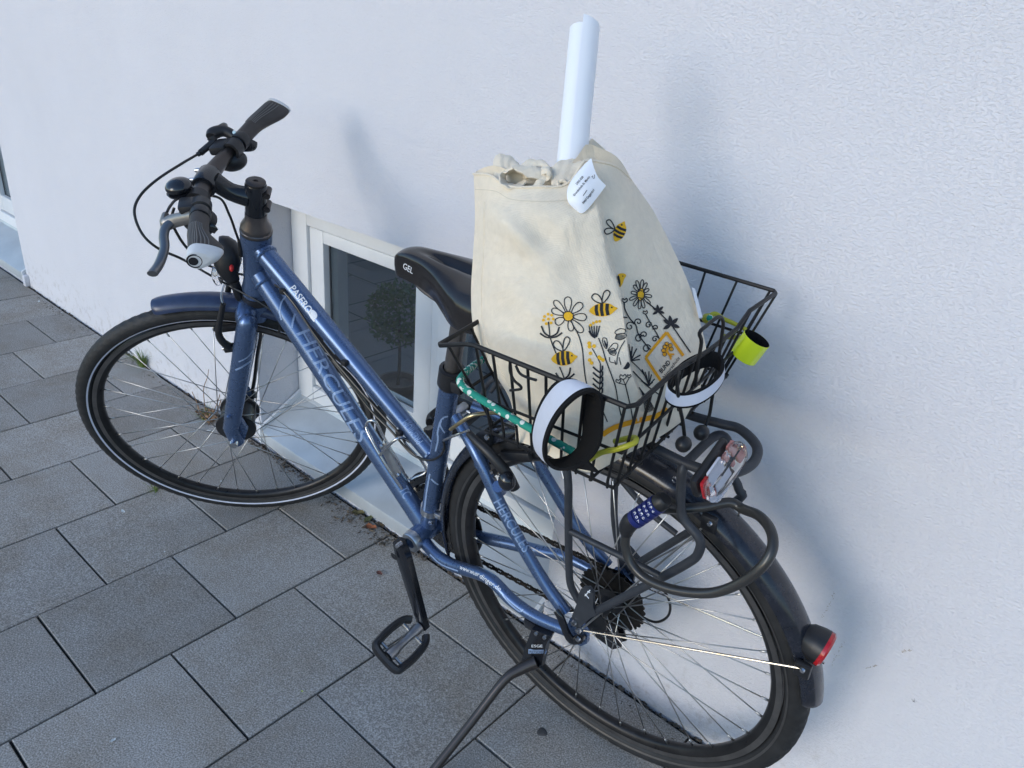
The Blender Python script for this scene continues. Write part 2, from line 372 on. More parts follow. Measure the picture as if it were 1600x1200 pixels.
        WM[o] = W_.copy(); return o
def tag(o, label=None, cat=None, group=None, kind=None):
    if label: o['label'] = label
    if cat: o['category'] = cat
    if group: o['group'] = group
    if kind: o['kind'] = kind
    return o
def thing(name, label, cat, at, rot=None, group=None):
    o = bpy.data.objects.new(name, None); o.empty_display_size = 0.1; col.objects.link(o)
    M = (rot.to_4x4() if rot else Matrix()); M.translation = at; o.matrix_world = M; WM[o] = M.copy()
    return tag(o, label, cat, group)
def part(name, m, parent, fn, **kw):
    g = G(); fn(g); return g.build(name, m, parent, **kw)
# raycast target for printed marks
def bvh_of(objs):
    vs = []; fs = []
    for o in objs:
        k = len(vs); vs += [WM[o] @ v.co for v in o.data.vertices]; fs += [tuple(i+k for i in p.vertices) for p in o.data.polygons]
    return BVHTree.FromPolygons(vs, fs)
def cast(bv, px, py, lift=0.0007):
    d = ray(px, py).normalized(); h, n, i, t = bv.ray_cast(EYE, d)
    if h is None: return None
    if n.dot(d) > 0: n = -n
    return h+n*lift
def stroke(g, bv, pts, wpx, sub=5, lift=0.0007, closed=False):
    P = [V((p[0], p[1], 0)) for p in pts]
    if sub and len(P) > 2: P = catmull(P, sub, closed)
    elif len(P) == 2: P = [P[0].lerp(P[1], i/8) for i in range(9)]
    if closed: P.append(P[0].copy())
    run = []
    def flush():
        if len(run) > 1: g.grid(run[:])
        run.clear()
    for i, p in enumerate(P):
        a, b = P[max(i-1, 0)], P[min(i+1, len(P)-1)]; t = (b-a)
        if t.length < 1e-6: continue
        t.normalize(); nn = V((-t.y, t.x, 0))*(wpx/2)
        q = [cast(bv, p.x-nn.x, p.y-nn.y, lift), cast(bv, p.x+nn.x, p.y+nn.y, lift)]
        if q[0] is None or q[1] is None or (q[0]-q[1]).length > 0.03: flush(); continue
        if run and (run[-1][0]-q[0]).length > 0.03: flush()
        run.append(q)
    flush()
def blob(g, bv, pts, sub=4, lift=0.0006, rings=3):
    P = catmull([V((p[0], p[1], 0)) for p in pts], sub, True) if sub else [V((p[0], p[1], 0)) for p in pts]
    c = sum(P, V((0, 0, 0)))/len(P); rows = []
    for k in range(rings+1):
        s_ = 0.02+0.98*k/rings; row = []
        for p in P:
            x = c.lerp(p, s_); h = cast(bv, x.x, x.y, lift)
            if h is None: return
            row.append(h)
        rows.append(row)
    mx = max((rows[i][j]-rows[i+1][j]).length for i in range(rings) for j in range(len(P)))
    if mx > 0.035: return
    g.grid(rows, closed=True)
_txt = {}
def text_mesh(s, bold=0.0):
    if (s, bold) in _txt: return _txt[(s, bold)]
    cu = bpy.data.curves.new('lettering', 'FONT'); cu.body = s; cu.offset = bold; cu.resolution_u = 3
    o = bpy.data.objects.new('lettering', cu); col.objects.link(o)
    dg = bpy.context.evaluated_depsgraph_get(); dg.update()
    me = bpy.data.meshes.new_from_object(o.evaluated_get(dg))
    bm = bmesh.new(); bm.from_mesh(me); bmesh.ops.triangulate(bm, faces=bm.faces[:])
    for _ in range(4):
        es = [e for e in bm.edges if e.calc_length() > 0.22]
        if not es: break
        bmesh.ops.subdivide_edges(bm, edges=es, cuts=1); bmesh.ops.triangulate(bm, faces=bm.faces[:])
    bm.verts.index_update(); r = ([v.co.copy() for v in bm.verts], [tuple(v.index for v in f.verts) for f in bm.faces])
    bm.free(); bpy.data.objects.remove(o); bpy.data.curves.remove(cu); bpy.data.meshes.remove(me)
    x0 = min(v.x for v in r[0]); x1 = max(v.x for v in r[0]); y1 = max(v.y for v in r[0])
    _txt[(s, bold)] = ([V(((v.x-x0)/(x1-x0), v.y/0.7, 0)) for v in r[0]], r[1]); return _txt[(s, bold)]
def write(g, bv, s, p0, p1, upv, lift=0.0007, bold=0.0):   # text from pixel p0 to p1, letter height vector upv (pixels)
    vs, fs = text_mesh(s, bold); out = []
    for v in vs:
        h = cast(bv, p0[0]+(p1[0]-p0[0])*v.x+upv[0]*v.y, p0[1]+(p1[1]-p0[1])*v.x+upv[1]*v.y, lift)
        out.append(h)
    ok = [f for f in fs if all(out[i] is not None for i in f) and max((out[f[0]]-out[f[1]]).length, (out[f[1]]-out[f[2]]).length) < 0.05]
    g.add([h if h is not None else V((0, 0, 0)) for h in out], ok)
def write_plane(g, s, o, ex, ey, h, w_, bold=0.0):          # text on a flat face
    vs, fs = text_mesh(s, bold); g.add([o+ex*(v.x*w_)+ey*(v.y*h) for v in vs], fs)
# ================================================================ SETTING
# ---------------------------------------------------------------- ground with concrete slabs
JX, PX, PY = -0.665, 0.2983, 0.3012
gr = G(); gr.add([V((-60, -60, -0.009)), V((60, -60, -0.009)), V((60, WALL+0.1, -0.009)), V((-60, WALL+0.1, -0.009))], [(0, 1, 2, 3)])
ground = gr.build('ground', mat('joint_sand', (0.022, 0.021, 0.020), 0.95, var=0.5, vscale=80, bump=(300, 0.6, 0.003)), smooth=False, fix=False)
tag(ground, kind='structure')
def slab_shape(g, x0, x1, y0, y1, z=0.0, b=0.0014, h=0.03):
    vs = [(x0, y0, z-h), (x1, y0, z-h), (x1, y1, z-h), (x0, y1, z-h), (x0, y0, z-b), (x1, y0, z-b), (x1, y1, z-b), (x0, y1, z-b),
          (x0+b, y0+b, z), (x1-b, y0+b, z), (x1-b, y1-b, z), (x0+b, y1-b, z)]
    fs = [(8, 9, 10, 11)]+[(i, (i+1) % 4, (i+1) % 4+4, i+4) for i in range(4)]+[(i+4, (i+1) % 4+4, (i+1) % 4+8, i+8) for i in range(4)]
    g.add(vs, fs)
_slabs = {}
def slab_mesh(ly):
    k = round(ly, 3)
    if k not in _slabs:
        g = G(); slab_shape(g, -PX/2+0.0024, PX/2-0.0024, -ly/2+0.0024, ly/2-0.0024)
        me = bpy.data.meshes.new('slab'); me.from_pydata(g.v, [], g.f); me.update(); me.materials.append(MT['slab']); _slabs[k] = me
    return _slabs[k]
EDGE = 1.092
far = G(); cnt = 0
for r in range(-20, 34):
    x1 = JX-PX*r; x0 = x1-PX
    yj = 0.942 if r % 2 == 0 else 1.0915
    segs = [(yj, EDGE)] if r % 2 == 0 else []
    top = yj if r % 2 == 0 else EDGE
    y = yj; first = True
    while y > -9:
        segs.append((y-PY, EDGE if (first and r % 2) else y)); first = False; y -= PY
    for a, b in segs:
        near = (-9 <= r <= 19) and a > -1.35
        zz = random.uniform(-0.0012, 0.0008)
        if near and cnt < 296:
            o = bpy.data.objects.new('slab', slab_mesh(b-a)); col.objects.link(o); o.parent = ground
            o.location = ((x0+x1)/2, (a+b)/2, zz)
            o.rotation_euler = (random.uniform(-1, 1)*0.002, random.uniform(-1, 1)*0.002, random.uniform(-1, 1)*0.0025); cnt += 1
        else:
            slab_shape(far, x0+0.0024, x1-0.0024, a+0.0024, b-0.0024, zz)
o = far.build('slab', 'slab', ground, smooth=False, fix=False); tag(o, kind='stuff')

# ---------------------------------------------------------------- house wall with low window and glazed door
WX0, WX1, WZ0, WZ1 = -1.885, -0.756, 0.03, 0.778         # window opening
DX0, DX1, DZ1 = -5.2, -3.79, 2.15                        # glazed door opening
house = thing('house_wall', 'white rough plastered house wall with a low window near the ground', 'wall', V((-2, WALL, 0)))
def wallfn(g):
    T = 0.34; y0, y1 = WALL, WALL+T
    def cell(x0, x1, z0, z1): g.box(((x0+x1)/2, (y0+y1)/2, (z0+z1)/2), x1-x0, T, z1-z0)
    TOP = 3.2
    cell(-14, DX0, -0.2, TOP); cell(DX0, DX1, DZ1, TOP); cell(DX1, WX0, -0.2, TOP)
    cell(WX0, WX1, WZ1, TOP); cell(WX1, 8, -0.2, TOP); cell(WX0, WX1, -0.2, WZ0-0.012); cell(DX0, DX1, -0.2, WZ0-0.012)
part('plaster', 'plaster', house, wallfn, smooth=False, fix=False)
RF = -0.9                                                # the room's floor lies below the paving
def roomfn(g):
    x0, x1, y0, y1, z0, z1 = -7.5, 1.2, WALL+0.345, 5.6, RF, 2.5
    ax0, ax1, az0, az1 = -5.6, -0.6, 0.3, 2.2             # unseen opening added in the far wall to let sky light in
    vs = [(x0, y0, z0), (x1, y0, z0), (x1, y1, z0), (x0, y1, z0), (x0, y0, z1), (x1, y0, z1), (x1, y1, z1), (x0, y1, z1)]
    g.add(vs, [(0, 3, 7, 4), (1, 5, 6, 2)])
    g.add([(x0, y0, z1), (x1, y0, z1), (x1, 4.4, z1), (x0, 4.4, z1)], [(0, 1, 2, 3)])      # ceiling stops short, an added unseen gap so sky light brightens the room
    for a, b, c, d in ((x0, x1, z0, az0), (x0, x1, az1, z1), (x0, ax0, az0, az1), (ax1, x1, az0, az1)):
        g.add([(a, y1, c), (b, y1, c), (b, y1, d), (a, y1, d)], [(0, 1, 2, 3)])
    g.add([(x0, y0, z0), (x1, y0, z0), (x1, y0, -0.21), (x0, y0, -0.21)], [(0, 1, 2, 3)])
part('room', 'room', house, roomfn, smooth=False, fix=False)
def floor_mat():
    m = mat('room_floor_tiles', (0.10, 0.095, 0.09), 0.6)
    t, b = nodes_of(m); N = t.nodes.new
    tc = N('ShaderNodeTexCoord'); br = N('ShaderNodeTexBrick'); br.inputs['Scale'].default_value = 1.0
    br.inputs['Brick Width'].default_value = 0.6; br.inputs['Row Height'].default_value = 0.6; br.inputs['Mortar Size'].default_value = 0.008
    br.inputs['Color1'].default_value = (0.26, 0.245, 0.23, 1); br.inputs['Color2'].default_value = (0.235, 0.225, 0.21, 1); br.inputs['Mortar'].default_value = (0.03, 0.03, 0.03, 1)
    t.links.new(tc.outputs['Object'], br.inputs['Vector']); t.links.new(br.outputs['Color'], b.inputs['Base Color']); return m
part('room_floor', floor_mat(), house, lambda g: g.add([(-7.5, WALL+0.345, RF), (1.2, WALL+0.345, RF), (1.2, 5.6, RF), (-7.5, 5.6, RF)], [(0, 1, 2, 3)]), smooth=False, fix=False)
FY = 1.239
def rect_frame(g, x0, x1, z0, z1, wl, wr, wb, wt, y0, y1, bev=0.004):
    ym = (y0+y1)/2; d = y1-y0
    g.box((x0+wl/2, ym, (z0+z1)/2), wl, d, z1-z0, bev=bev); g.box((x1-wr/2, ym, (z0+z1)/2), wr, d, z1-z0, bev=bev)
    g.box(((x0+wl+x1-wr)/2, ym+0.0006, z0+wb/2), x1-x0-wl-wr+0.002, d-0.0012, wb, bev=bev); g.box(((x0+wl+x1-wr)/2, ym+0.0006, z1-wt/2), x1-x0-wl-wr+0.002, d-0.0012, wt, bev=bev)
def window(name, x0, x1, z0, z1, sashes, wt=0.088):
    fr = part(name, 'upvc', house, lambda g: (rect_frame(g, x0+0.002, x1-0.002, z0, z1-0.003, 0.074, 0.074, 0.055, wt, FY, FY+0.075),
        [g.box((0.5*(a[1]+b[0]), FY+0.040, (z0+z1)/2), 0.05, 0.06, z1-z0-0.1, bev=0.003) for a, b in zip(sashes, sashes[1:])]))
    for i, (a, b) in enumerate(sashes):
        part('sash', 'upvc', fr, lambda g: rect_frame(g, a, b, z0+0.062, z1-wt-0.006, 0.062, 0.062, 0.078, 0.036, FY-0.006+0.014, FY+0.062))
        part('gasket', 'gasket', fr, lambda g: rect_frame(g, a+0.060, b-0.060, z0+0.137, z1-wt-0.040, 0.005, 0.005, 0.005, 0.005, FY+0.028, FY+0.034, bev=0))
        part('pane', 'glass', fr, lambda g: g.box(((a+b)/2, FY+0.036, (z0+z1-wt)/2+0.05), b-a-0.11, 0.006, z1-wt-z0-0.17), smooth=False)
    def sillfn(g):
        zb = z0-0.002; prof = [(FY+0.01, zb+0.012), (FY+0.002, zb+0.012), (FY-0.004, zb), (WALL-0.004, 0.056), (WALL-0.010, 0.052), (WALL-0.012, 0.046), (WALL-0.011, 0.016), (WALL-0.008, 0.016), (WALL-0.007, 0.044), (WALL-0.002, 0.050), (FY-0.003, zb-0.006), (FY+0.01, zb-0.006)]
        k = len(prof); xs = (x0+0.003, x1-0.003)
        vs = [(x, y, z) for x in xs for y, z in prof]
        g.add(vs, [(i, (i+1) % k, (i+1) % k+k, i+k) for i in range(k)]+[tuple(range(k)), tuple(range(2*k-1, k-1, -1))])
    part('sill', 'sill', fr, sillfn, ang=30)
    def capfn(g):
        for xs in (x0+0.010, x1-0.010):
            g.prism([V((xs-0.007, WALL-0.014, 0.012)), V((xs-0.007, WALL-0.014, 0.064)), V((xs-0.007, FY, z0+0.020)), V((xs-0.007, FY, z0-0.03))], V((1, 0, 0)), 0.010)
    part('sill_end_cap', 'upvc', fr, capfn, smooth=False)
    return fr
wf = window('window', WX0, WX1, 0.128, WZ1, [(-1.806, -1.298), (-1.276, -0.83)])
window('glazed_door', DX0, DX1, 0.128, DZ1, [(-5.12, -4.52), (-4.50, -3.866)])
part('skirting_block', 'plaster', house, lambda g: g.box((DX1+0.012, WALL-0.006, 0.026), 0.03, 0.03, 0.052, bev=0.006))
# leafy houseplant on the inner sill, seen through the right-hand pane
def leaves(g, c, rx, ry, rz, n, ln, wd, seed=1, flat=0.5):
    rd = random.Random(seed)
    for _ in range(n):
        while True:
            p = V((rd.uniform(-1, 1), rd.uniform(-1, 1), rd.uniform(-1, 1)))
            if 0.25 < p.length < 1: break
        if rd.random() < 0.6: p = p.normalized()*rd.uniform(0.75, 1.04)
        p = V((p.x*rx, p.y*ry, p.z*rz))+c
        d = V((rd.uniform(-1, 1), rd.uniform(-1, 1), rd.uniform(-0.6, 1))).normalized(); s_ = d.cross(V((rd.uniform(-1, 1), rd.uniform(-1, 1), rd.uniform(-1, 1)))).normalized()
        l_ = ln*rd.uniform(0.6, 1.2); w_ = wd*rd.uniform(0.7, 1.2); up_ = d.cross(s_)
        g.add([p, p+d*l_*0.5+s_*w_/2+up_*w_*0.15, p+d*l_, p+d*l_*0.5-s_*w_/2+up_*w_*0.15], [(0, 1, 2, 3)])
hpz = V((-1.12, 1.66, -0.16))
hpl = thing('houseplant', 'green leafy houseplant inside the room behind the right window pane', 'plant', hpz)
part('stand', 'terracotta', hpl, lambda g: (g.lathe([(0.0, RF+0.16), (0.10, RF+0.16), (0.10, RF+0.19), (0.03, RF+0.20), (0.03, -0.02), (0.11, -0.015), (0.11, 0.0), (0.0, 0.0)], hpz, V((0, 0, 1)), 24)))
part('pot', 'terracotta', hpl, lambda g: g.lathe([(0.0, 0.0), (0.06, 0.0), (0.08, 0.12), (0.085, 0.12), (0.085, 0.13), (0.07, 0.13), (0.065, 0.10), (0, 0.10)], hpz+V((0, 0, 0.0)), V((0, 0, 1)), 24))
part('foliage', 'leafgreen', hpl, lambda g: leaves(g, hpz+V((0, -0.03, 0.24)), 0.20, 0.10, 0.13, 900, 0.05, 0.018, 5), smooth=False, fix=False)

# ---------------------------------------------------------------- topiary in a pot on the room floor, seen through the left-hand pane
tp = gnd(622, 628, RF)
top_ = thing('topiary_tree', 'small ball shaped topiary tree in a round pot behind the window glass', 'tree', tp)
part('pot', 'terracotta', top_, lambda g: g.lathe([(0.0, 0.0), (0.085, 0.0), (0.11, 0.13), (0.12, 0.13), (0.12, 0.155), (0.105, 0.155), (0.10, 0.12), (0.0, 0.12)], tp, V((0, 0, 1)), 32))
part('trunk', 'bark', top_, lambda g: g.tube([tp+V((0, 0, 0.11)), tp+V((0.008, 0.004, 0.3)), tp+V((0.0, 0, 0.6))], [0.011, 0.009, 0.006], 8, sub=4))
part('crown', 'leafgreen', top_, lambda g: leaves(g, tp+V((0, 0, 0.57)), 0.185, 0.185, 0.18, 1500, 0.036, 0.018, 9), smooth=False, fix=False)
# ================================================================ BICYCLE
bike = thing('bicycle', 'blue city bicycle leaning on its kickstand in front of the white wall', 'bicycle', L(0.5, 0, -0.353), BM)
P = lambda name, m, fn, parent=bike, **k: part(name, m, parent, fn, **k)
# ---------------------------------------------------------------- frame
BB = V((0.425, 0, -0.055))
def ax(t): return A0+AX*t
def lp(v): return L(v.x, v.y, v.z)
STT = V((0.318, 0, 0.362))                      # top of seat tube
sdir = (STT-BB).normalized()
P_down0 = ax(0.452)+V((-0.012, 0, -0.004)); P_down1 = BB+V((0.006, 0, 0.006))
P_top0 = ax(0.515)+V((-0.008, 0, 0)); P_top1 = BB+sdir*0.205
fr_parts = []
head = P('head_tube', 'paint', lambda g: g.lathe([(0.0, 0.395), (0.0285, 0.395), (0.029, 0.412), (0.0255, 0.43), (0.0255, 0.50), (0.030, 0.528), (0.030, 0.545), (0.0, 0.545)], lp(A0), BM @ AX, 32))
down = P('down_tube', 'paint', lambda g: g.tube([lp(P_down0.lerp(P_down1, t)) for t in (0, 0.2, 0.5, 0.8, 1)], [0.0225, 0.0225, 0.0215, 0.0205, 0.0205], 28))
topt = P('top_tube', 'paint', lambda g: g.tube([lp(P_top0.lerp(P_top1, t)) for t in (0, 0.3, 0.7, 1)], [0.0205, 0.0195, 0.0175, 0.0165], 28))
seat = P('seat_tube', 'paint', lambda g: g.tube([lp(BB), lp(BB.lerp(STT, 0.5)), lp(STT)], [0.0178, 0.0178, 0.0182], 24))
shell = P('bottom_bracket_shell', 'paint', lambda g: g.lathe([(0, -0.037), (0.0215, -0.037), (0.0225, -0.034), (0.0225, 0.034), (0.0215, 0.037), (0, 0.037)], lp(BB), BY, 32))
P('bearing_cup', 'alu', lambda g: g.lathe([(0.019, 0.036), (0.0225, 0.037), (0.0225, 0.050), (0.0205, 0.053), (0.012, 0.053)], lp(BB), BY, 32))
# weld beads where the tubes meet
def bead(g, c, d, r, w_=0.0035): g.tube([c+(d.orthogonal().normalized()*math.cos(a)+d.cross(d.orthogonal().normalized())*math.sin(a))*(r+0.0006*math.sin(a*23)) for a in [2*math.pi*i/40 for i in range(40)]], w_, 6, closed=True)
dd = BM @ (P_down1-P_down0).normalized(); dt = BM @ (P_top1-P_top0).normalized()
for c_, d_, r_ in ((lp(P_down0)+dd*0.020, dd, 0.0225), (lp(P_top0)+dt*0.024, dt, 0.0203), (lp(P_top1)-dt*0.021, dt, 0.0166)):
    P('weld_seam', 'paint', lambda g: bead(g, c_, d_, r_))
stay_pts = [(713, 652, 0.020), (745, 708, 0.048), (785, 795, 0.058), (840, 893, 0.062), (884, 957, 0.066)]
LS = [by(*p) for p in stay_pts]
sstay = P('seat_stay', 'paint', lambda g: g.tube(LS, [0.0105, 0.0108, 0.0108, 0.0108, 0.0112], 18, sub=6))
def mirror(p, yy=None): q = loc(p); return L(q.x, -q.y if yy is None else yy, q.z)
P('seat_stay', 'paint', lambda g: g.tube([mirror(p) for p in LS], 0.0107, 18, sub=6))
CS = [L(BB.x-0.012, 0.026, BB.z-0.006)]+[by(*p) for p in [(683, 868, 0.036), (712, 885, 0.043), (762, 902, 0.055), (800, 938, 0.064), (838, 964, 0.067), (884, 984, 0.067)]]
cstay = P('chain_stay', 'paint', lambda g: g.tube(CS, [0.0125, 0.0125, 0.0125, 0.0120, 0.0115, 0.0110, 0.0105], 18, sub=6))
RS = [L(BB.x-0.012, -0.026, BB.z-0.006)]+[by(*p) for p in [(748, 838, -0.040), (800, 850, -0.050), (850, 862, -0.058), (890, 872, -0.062)]]+[L(0.012, -0.064, -0.004)]
P('chain_stay', 'paint', lambda g: g.tube(RS, [0.0125, 0.0125, 0.0122, 0.0115, 0.0110, 0.0100], 18, sub=6))
# drop-outs
def dropout(g, s):
    y = 0.064*s
    out = [(0.035, -0.018), (0.022, 0.026), (0.004, 0.032), (-0.012, 0.012), (-0.012, -0.012), (0.0, -0.028), (0.02, -0.030)]
    g.prism([L(x, y, z) for x, z in out], BY*s, 0.008)
P('dropout', 'paint', lambda g: dropout(g, 1)); P('dropout', 'paint', lambda g: dropout(g, -1))
P('seat_stay_bridge', 'paint', lambda g: g.tube([L(0.232, -0.045, 0.232), L(0.232, 0.045, 0.232)], 0.008, 12))
P('headset_cup', 'cup', lambda g: g.lathe([(0.030, 0.5455), (0.0308, 0.547), (0.0308, 0.552), (0.0295, 0.5535), (0.0300, 0.555), (0.0290, 0.562), (0.021, 0.576), (0.0205, 0.590), (0.0, 0.590)], lp(A0), BM @ AX, 32))
P('headset_cup', 'black', lambda g: g.lathe([(0, 0.376), (0.0270, 0.376), (0.0295, 0.382), (0.0295, 0.3945), (0, 0.3945)], lp(A0), BM @ AX, 32))
# ---------------------------------------------------------------- wheels
def wheel(name, M, hubfn, flange, yl, yr):
    Oo, Yy = M.translation.copy(), M.to_3x3() @ V((0, 1, 0))
    X3 = M.to_3x3() @ V((1, 0, 0)); Z3 = M.to_3x3() @ V((0, 0, 1))
    prof = [(0.316, 0.0128), (0.3055, 0.0122), (0.2985, 0.0095), (0.2950, 0.0055), (0.2940, 0.0), (0.2950, -0.0055), (0.2985, -0.0095), (0.3055, -0.0122), (0.316, -0.0128), (0.314, -0.010), (0.311, 0.0), (0.314, 0.010)]
    wh = G().lathe(prof, Oo, Yy, 120, closed=True).build(name, 'rim', bike, M=M)
    pt = []
    for i in range(28):
        a = 2*math.pi*i/28; pt.append((0.3335+0.0192*math.cos(a), 0.0190*math.sin(a)))
    def tyrefn(g):
        rows = []; n = 440
        for i in range(n):
            a = 2*math.pi*i/n; d = X3*math.cos(a)+Z3*math.sin(a); row = []
            for k, (r, y) in enumerate(pt):
                off = 0.0
                if r > 0.3395:                                   # tread: slanted grooves on both shoulders, fine line in the middle
                    s_ = math.sin(a*88+abs(y)*330*(1 if int(abs(y)/0.006) % 2 else -1))
                    off = -0.0016 if s_ < -0.35 else 0.0
                    if abs(y) < 0.0015: off = -0.0004
                row.append(Oo+d*(r+off)+Yy*y)
            rows.append(row)
        g.grid(rows+[rows[0]], closed=True)
    part('tyre', 'tyre', wh, tyrefn, ang=25, weld=True)
    fat = name == 'front_wheel'
    for s in (1, -1):
        part('brake_track', 'track', wh, lambda g: g.lathe([(0.3155, s*0.0131), (0.3060, s*0.0127)], Oo, Yy, 120))
        part('reflective_stripe', 'reflex' if fat else 'track', wh, lambda g: g.lathe([(0.3245+d, s*math.sqrt(max(0, 1-((0.3245+d-0.3335)/0.0196)**2))*0.0196) for d in (-0.0017, -0.0006, 0.0006, 0.0017)], Oo, Yy, 140))
    part('hub', 'black', wh, hubfn)
    for ty in range(4):
        side = 1 if ty % 2 == 0 else -1; sg = 1 if ty < 2 else -1
        th = 2*math.pi*ty/36
        fy = yl if side > 0 else yr
        ph = th+sg*math.radians(58)
        a = V((flange*math.cos(ph), fy, flange*math.sin(ph))); b = V((0.2955*math.cos(th), 0.0025*side, 0.2955*math.sin(th)))
        g = G(); d = (b-a).normalized()
        g.tube([a, b-d*0.012], 0.00105, 6); g.tube([b-d*0.013, b-d*0.011, b], [0.0012, 0.0019, 0.0021], 6)
        me = bpy.data.meshes.new('spoke'); me.from_pydata(g.v, [], g.f); me.update()
        me.polygons.foreach_set('use_smooth', [True]*len(me.polygons)); me.materials.append(MT['spoke'])
        for k in range(9):
            o = bpy.data.objects.new('spoke', me); col.objects.link(o); o.parent = wh
            o.matrix_local = Matrix.Rotation(-2*math.pi*k/9, 4, 'Y')
            WM[o] = M @ o.matrix_local
    return wh
MR = BM.to_4x4(); MR.translation = BC
def rearhub(g):
    g.lathe([(0, 0.066), (0.007, 0.066), (0.007, 0.045), (0.015, 0.040), (0.026, 0.036), (0.026, 0.032), (0.014, 0.028), (0.012, 0.0), (0.014, -0.014), (0.026, -0.018), (0.026, -0.022), (0.017, -0.024), (0.017, -0.058), (0.007, -0.060), (0.007, -0.066), (0, -0.066)], BC, BY, 32)
rw = wheel('rear_wheel', MR, rearhub, 0.0235, 0.034, -0.020)
MF = (BM @ SM).to_4x4(); MF.translation = S(1.0262, 0, 0)
FA = MF.translation.copy()
def fronthub(g):
    g.lathe([(0, 0.052), (0.008, 0.052), (0.009, 0.040), (0.030, 0.036), (0.046, 0.031), (0.046, 0.026), (0.040, 0.024), (0.040, -0.024), (0.046, -0.026), (0.046, -0.031), (0.030, -0.036), (0.009, -0.040), (0.008, -0.052), (0, -0.052)], FA, SY, 36)
fw = wheel('front_wheel', MF, fronthub, 0.043, 0.029, -0.029)
# maker's words moulded on the tyres
def arc_text(g, s, M, a0, r0, h, w_, y, d=1):
    vs, fs = text_mesh(s); out = []
    for v in vs:
        r = r0+d*v.y*h; an = a0+d*v.x*w_/r0
        yy = math.sqrt(max(0, 1-((r-0.3335)/0.0197)**2))*0.0197
        out.append(M @ V((r*math.cos(an), yy*y, r*math.sin(an))))
    g.add(out, fs)
MT['dull'] = mat('dull_tyre_lettering', (0.11, 0.11, 0.107), 0.7)
part('tyre_lettering', MT['dull'], rw, lambda g: (arc_text(g, 'SCHWALBE', MR, math.radians(62), 0.3290, 0.010, 0.085, 1)))
part('size_lettering', MT['dull'], rw, lambda g: arc_text(g, '28x1.40-700-38C', MR, math.radians(-62), 0.3390, 0.006, 0.075, 1, -1))
part('name_lettering', MT['dull'], rw, lambda g: arc_text(g, 'ROAD CRUISER', MR, math.radians(-82), 0.3385, 0.007, 0.085, 1, -1))
# cassette, chain wheel, chain, gear changer
def gear(g, c, n, r, ri, y, th, depth=0.005, d0=0.0):
    pts = []
    for i in range(n):
        for k, rr in ((0.0, r-depth), (0.30, r-depth*0.15), (0.5, r), (0.70, r-depth*0.15)):
            a = 2*math.pi*(i+k)/n+d0; pts.append((rr*math.cos(a), rr*math.sin(a)))
    m = len(pts); vs = []
    for yy in (y, y-th):
        vs += [L(c.x+p[0], yy, c.z+p[1]) for p in pts]; vs += [L(c.x+p[0]/math.hypot(*p)*ri, yy, c.z+p[1]/math.hypot(*p)*ri) for p in pts]
    fs = []
    for i in range(m):
        j = (i+1) % m
        fs += [(i, j, m+j, m+i), (2*m+i, 3*m+i, 3*m+j, 2*m+j), (i, 2*m+i, 2*m+j, j), (m+i, m+j, 3*m+j, 3*m+i)]
    g.add(vs, fs)
O3 = V((0, 0, 0))
for i, (n, r) in enumerate([(32, 0.0665), (28, 0.0590), (24, 0.0515), (21, 0.0455), (18, 0.0395), (15, 0.0340), (13, 0.0295), (11, 0.0255)]):
    part('sprocket', 'sprocket', rw, lambda g: gear(g, O3, n, r, 0.017, -0.0235-i*0.0045, 0.0021), smooth=False)
for n, r, y in ((48, 0.098, -0.048), (36, 0.075, -0.040), (26, 0.056, -0.033)):
    P('chainring', 'gloss', lambda g: gear(g, BB, n, r, r-0.018, y, 0.003), smooth=False)
P('chainring_guard', 'black', lambda g: g.lathe([(0.088, -0.054), (0.104, -0.054), (0.105, -0.052), (0.104, -0.050), (0.088, -0.050)], lp(BB), BY, 64, closed=True))
def chainfn(g):
    def run(a, b, n):
        for i in range(n):
            p, q = a.lerp(b, i/n), a.lerp(b, (i+0.92)/n); d = (q-p).normalized()
            wv = BY*(0.0034 if i % 2 else 0.0022)
            u = d.cross(BY).normalized()
            for s in (-1, 1):
                g.tube([p+wv*s, p.lerp(q, 0.25)+wv*s, p.lerp(q, 0.5)+wv*s, p.lerp(q, 0.75)+wv*s, q+wv*s], [0.0040, 0.0044, 0.0030, 0.0044, 0.0040], 6, flat=0.25, up=u)
            g.tube([p-BY*0.004, p+BY*0.004], 0.0026, 6)
    run(L(BB.x, -0.045, BB.z+0.076), L(0.0, -0.040, 0.048), 34)
    run(L(BB.x-0.01, -0.045, BB.z-0.074), L(0.02, -0.043, -0.110), 32)
    pts = [L(0.048*math.cos(a), -0.040, 0.048*math.sin(a)) for a in [math.pi/2+i*math.pi/10 for i in range(9)]]
    for a, b in zip(pts, pts[1:]): run(a, b, 1)
    pts = [L(BB.x+0.076*math.cos(a), -0.045, BB.z+0.076*math.sin(a)) for a in [-math.pi/2+i*math.pi/18 for i in range(19)]]
    for a, b in zip(pts, pts[1:]): run(a, b, 1)
P('chain', 'sprocket', chainfn, smooth=False)
def derail(g):
    for y in (-0.034, -0.052):
        g.prism([L(x, y, z) for x, z in ((0.030, -0.040), (0.004, -0.036), (-0.022, -0.120), (-0.004, -0.140), (0.034, -0.132), (0.040, -0.080))], BY, 0.003)
    for x, z in ((0.018, -0.060), (0.006, -0.118)): gear(g, V((x, 0, z)), 11, 0.022, 0.004, -0.039, 0.006, depth=0.004)
    g.box(L(0.0, -0.066, -0.040), 0.05, 0.028, 0.045, BX, BY, BZ, bev=0.008)
    g.tube([L(0.006, -0.066, -0.01), L(0.004, -0.070, -0.045)], 0.010, 10)
P('rear_derailleur', 'gloss', derail)
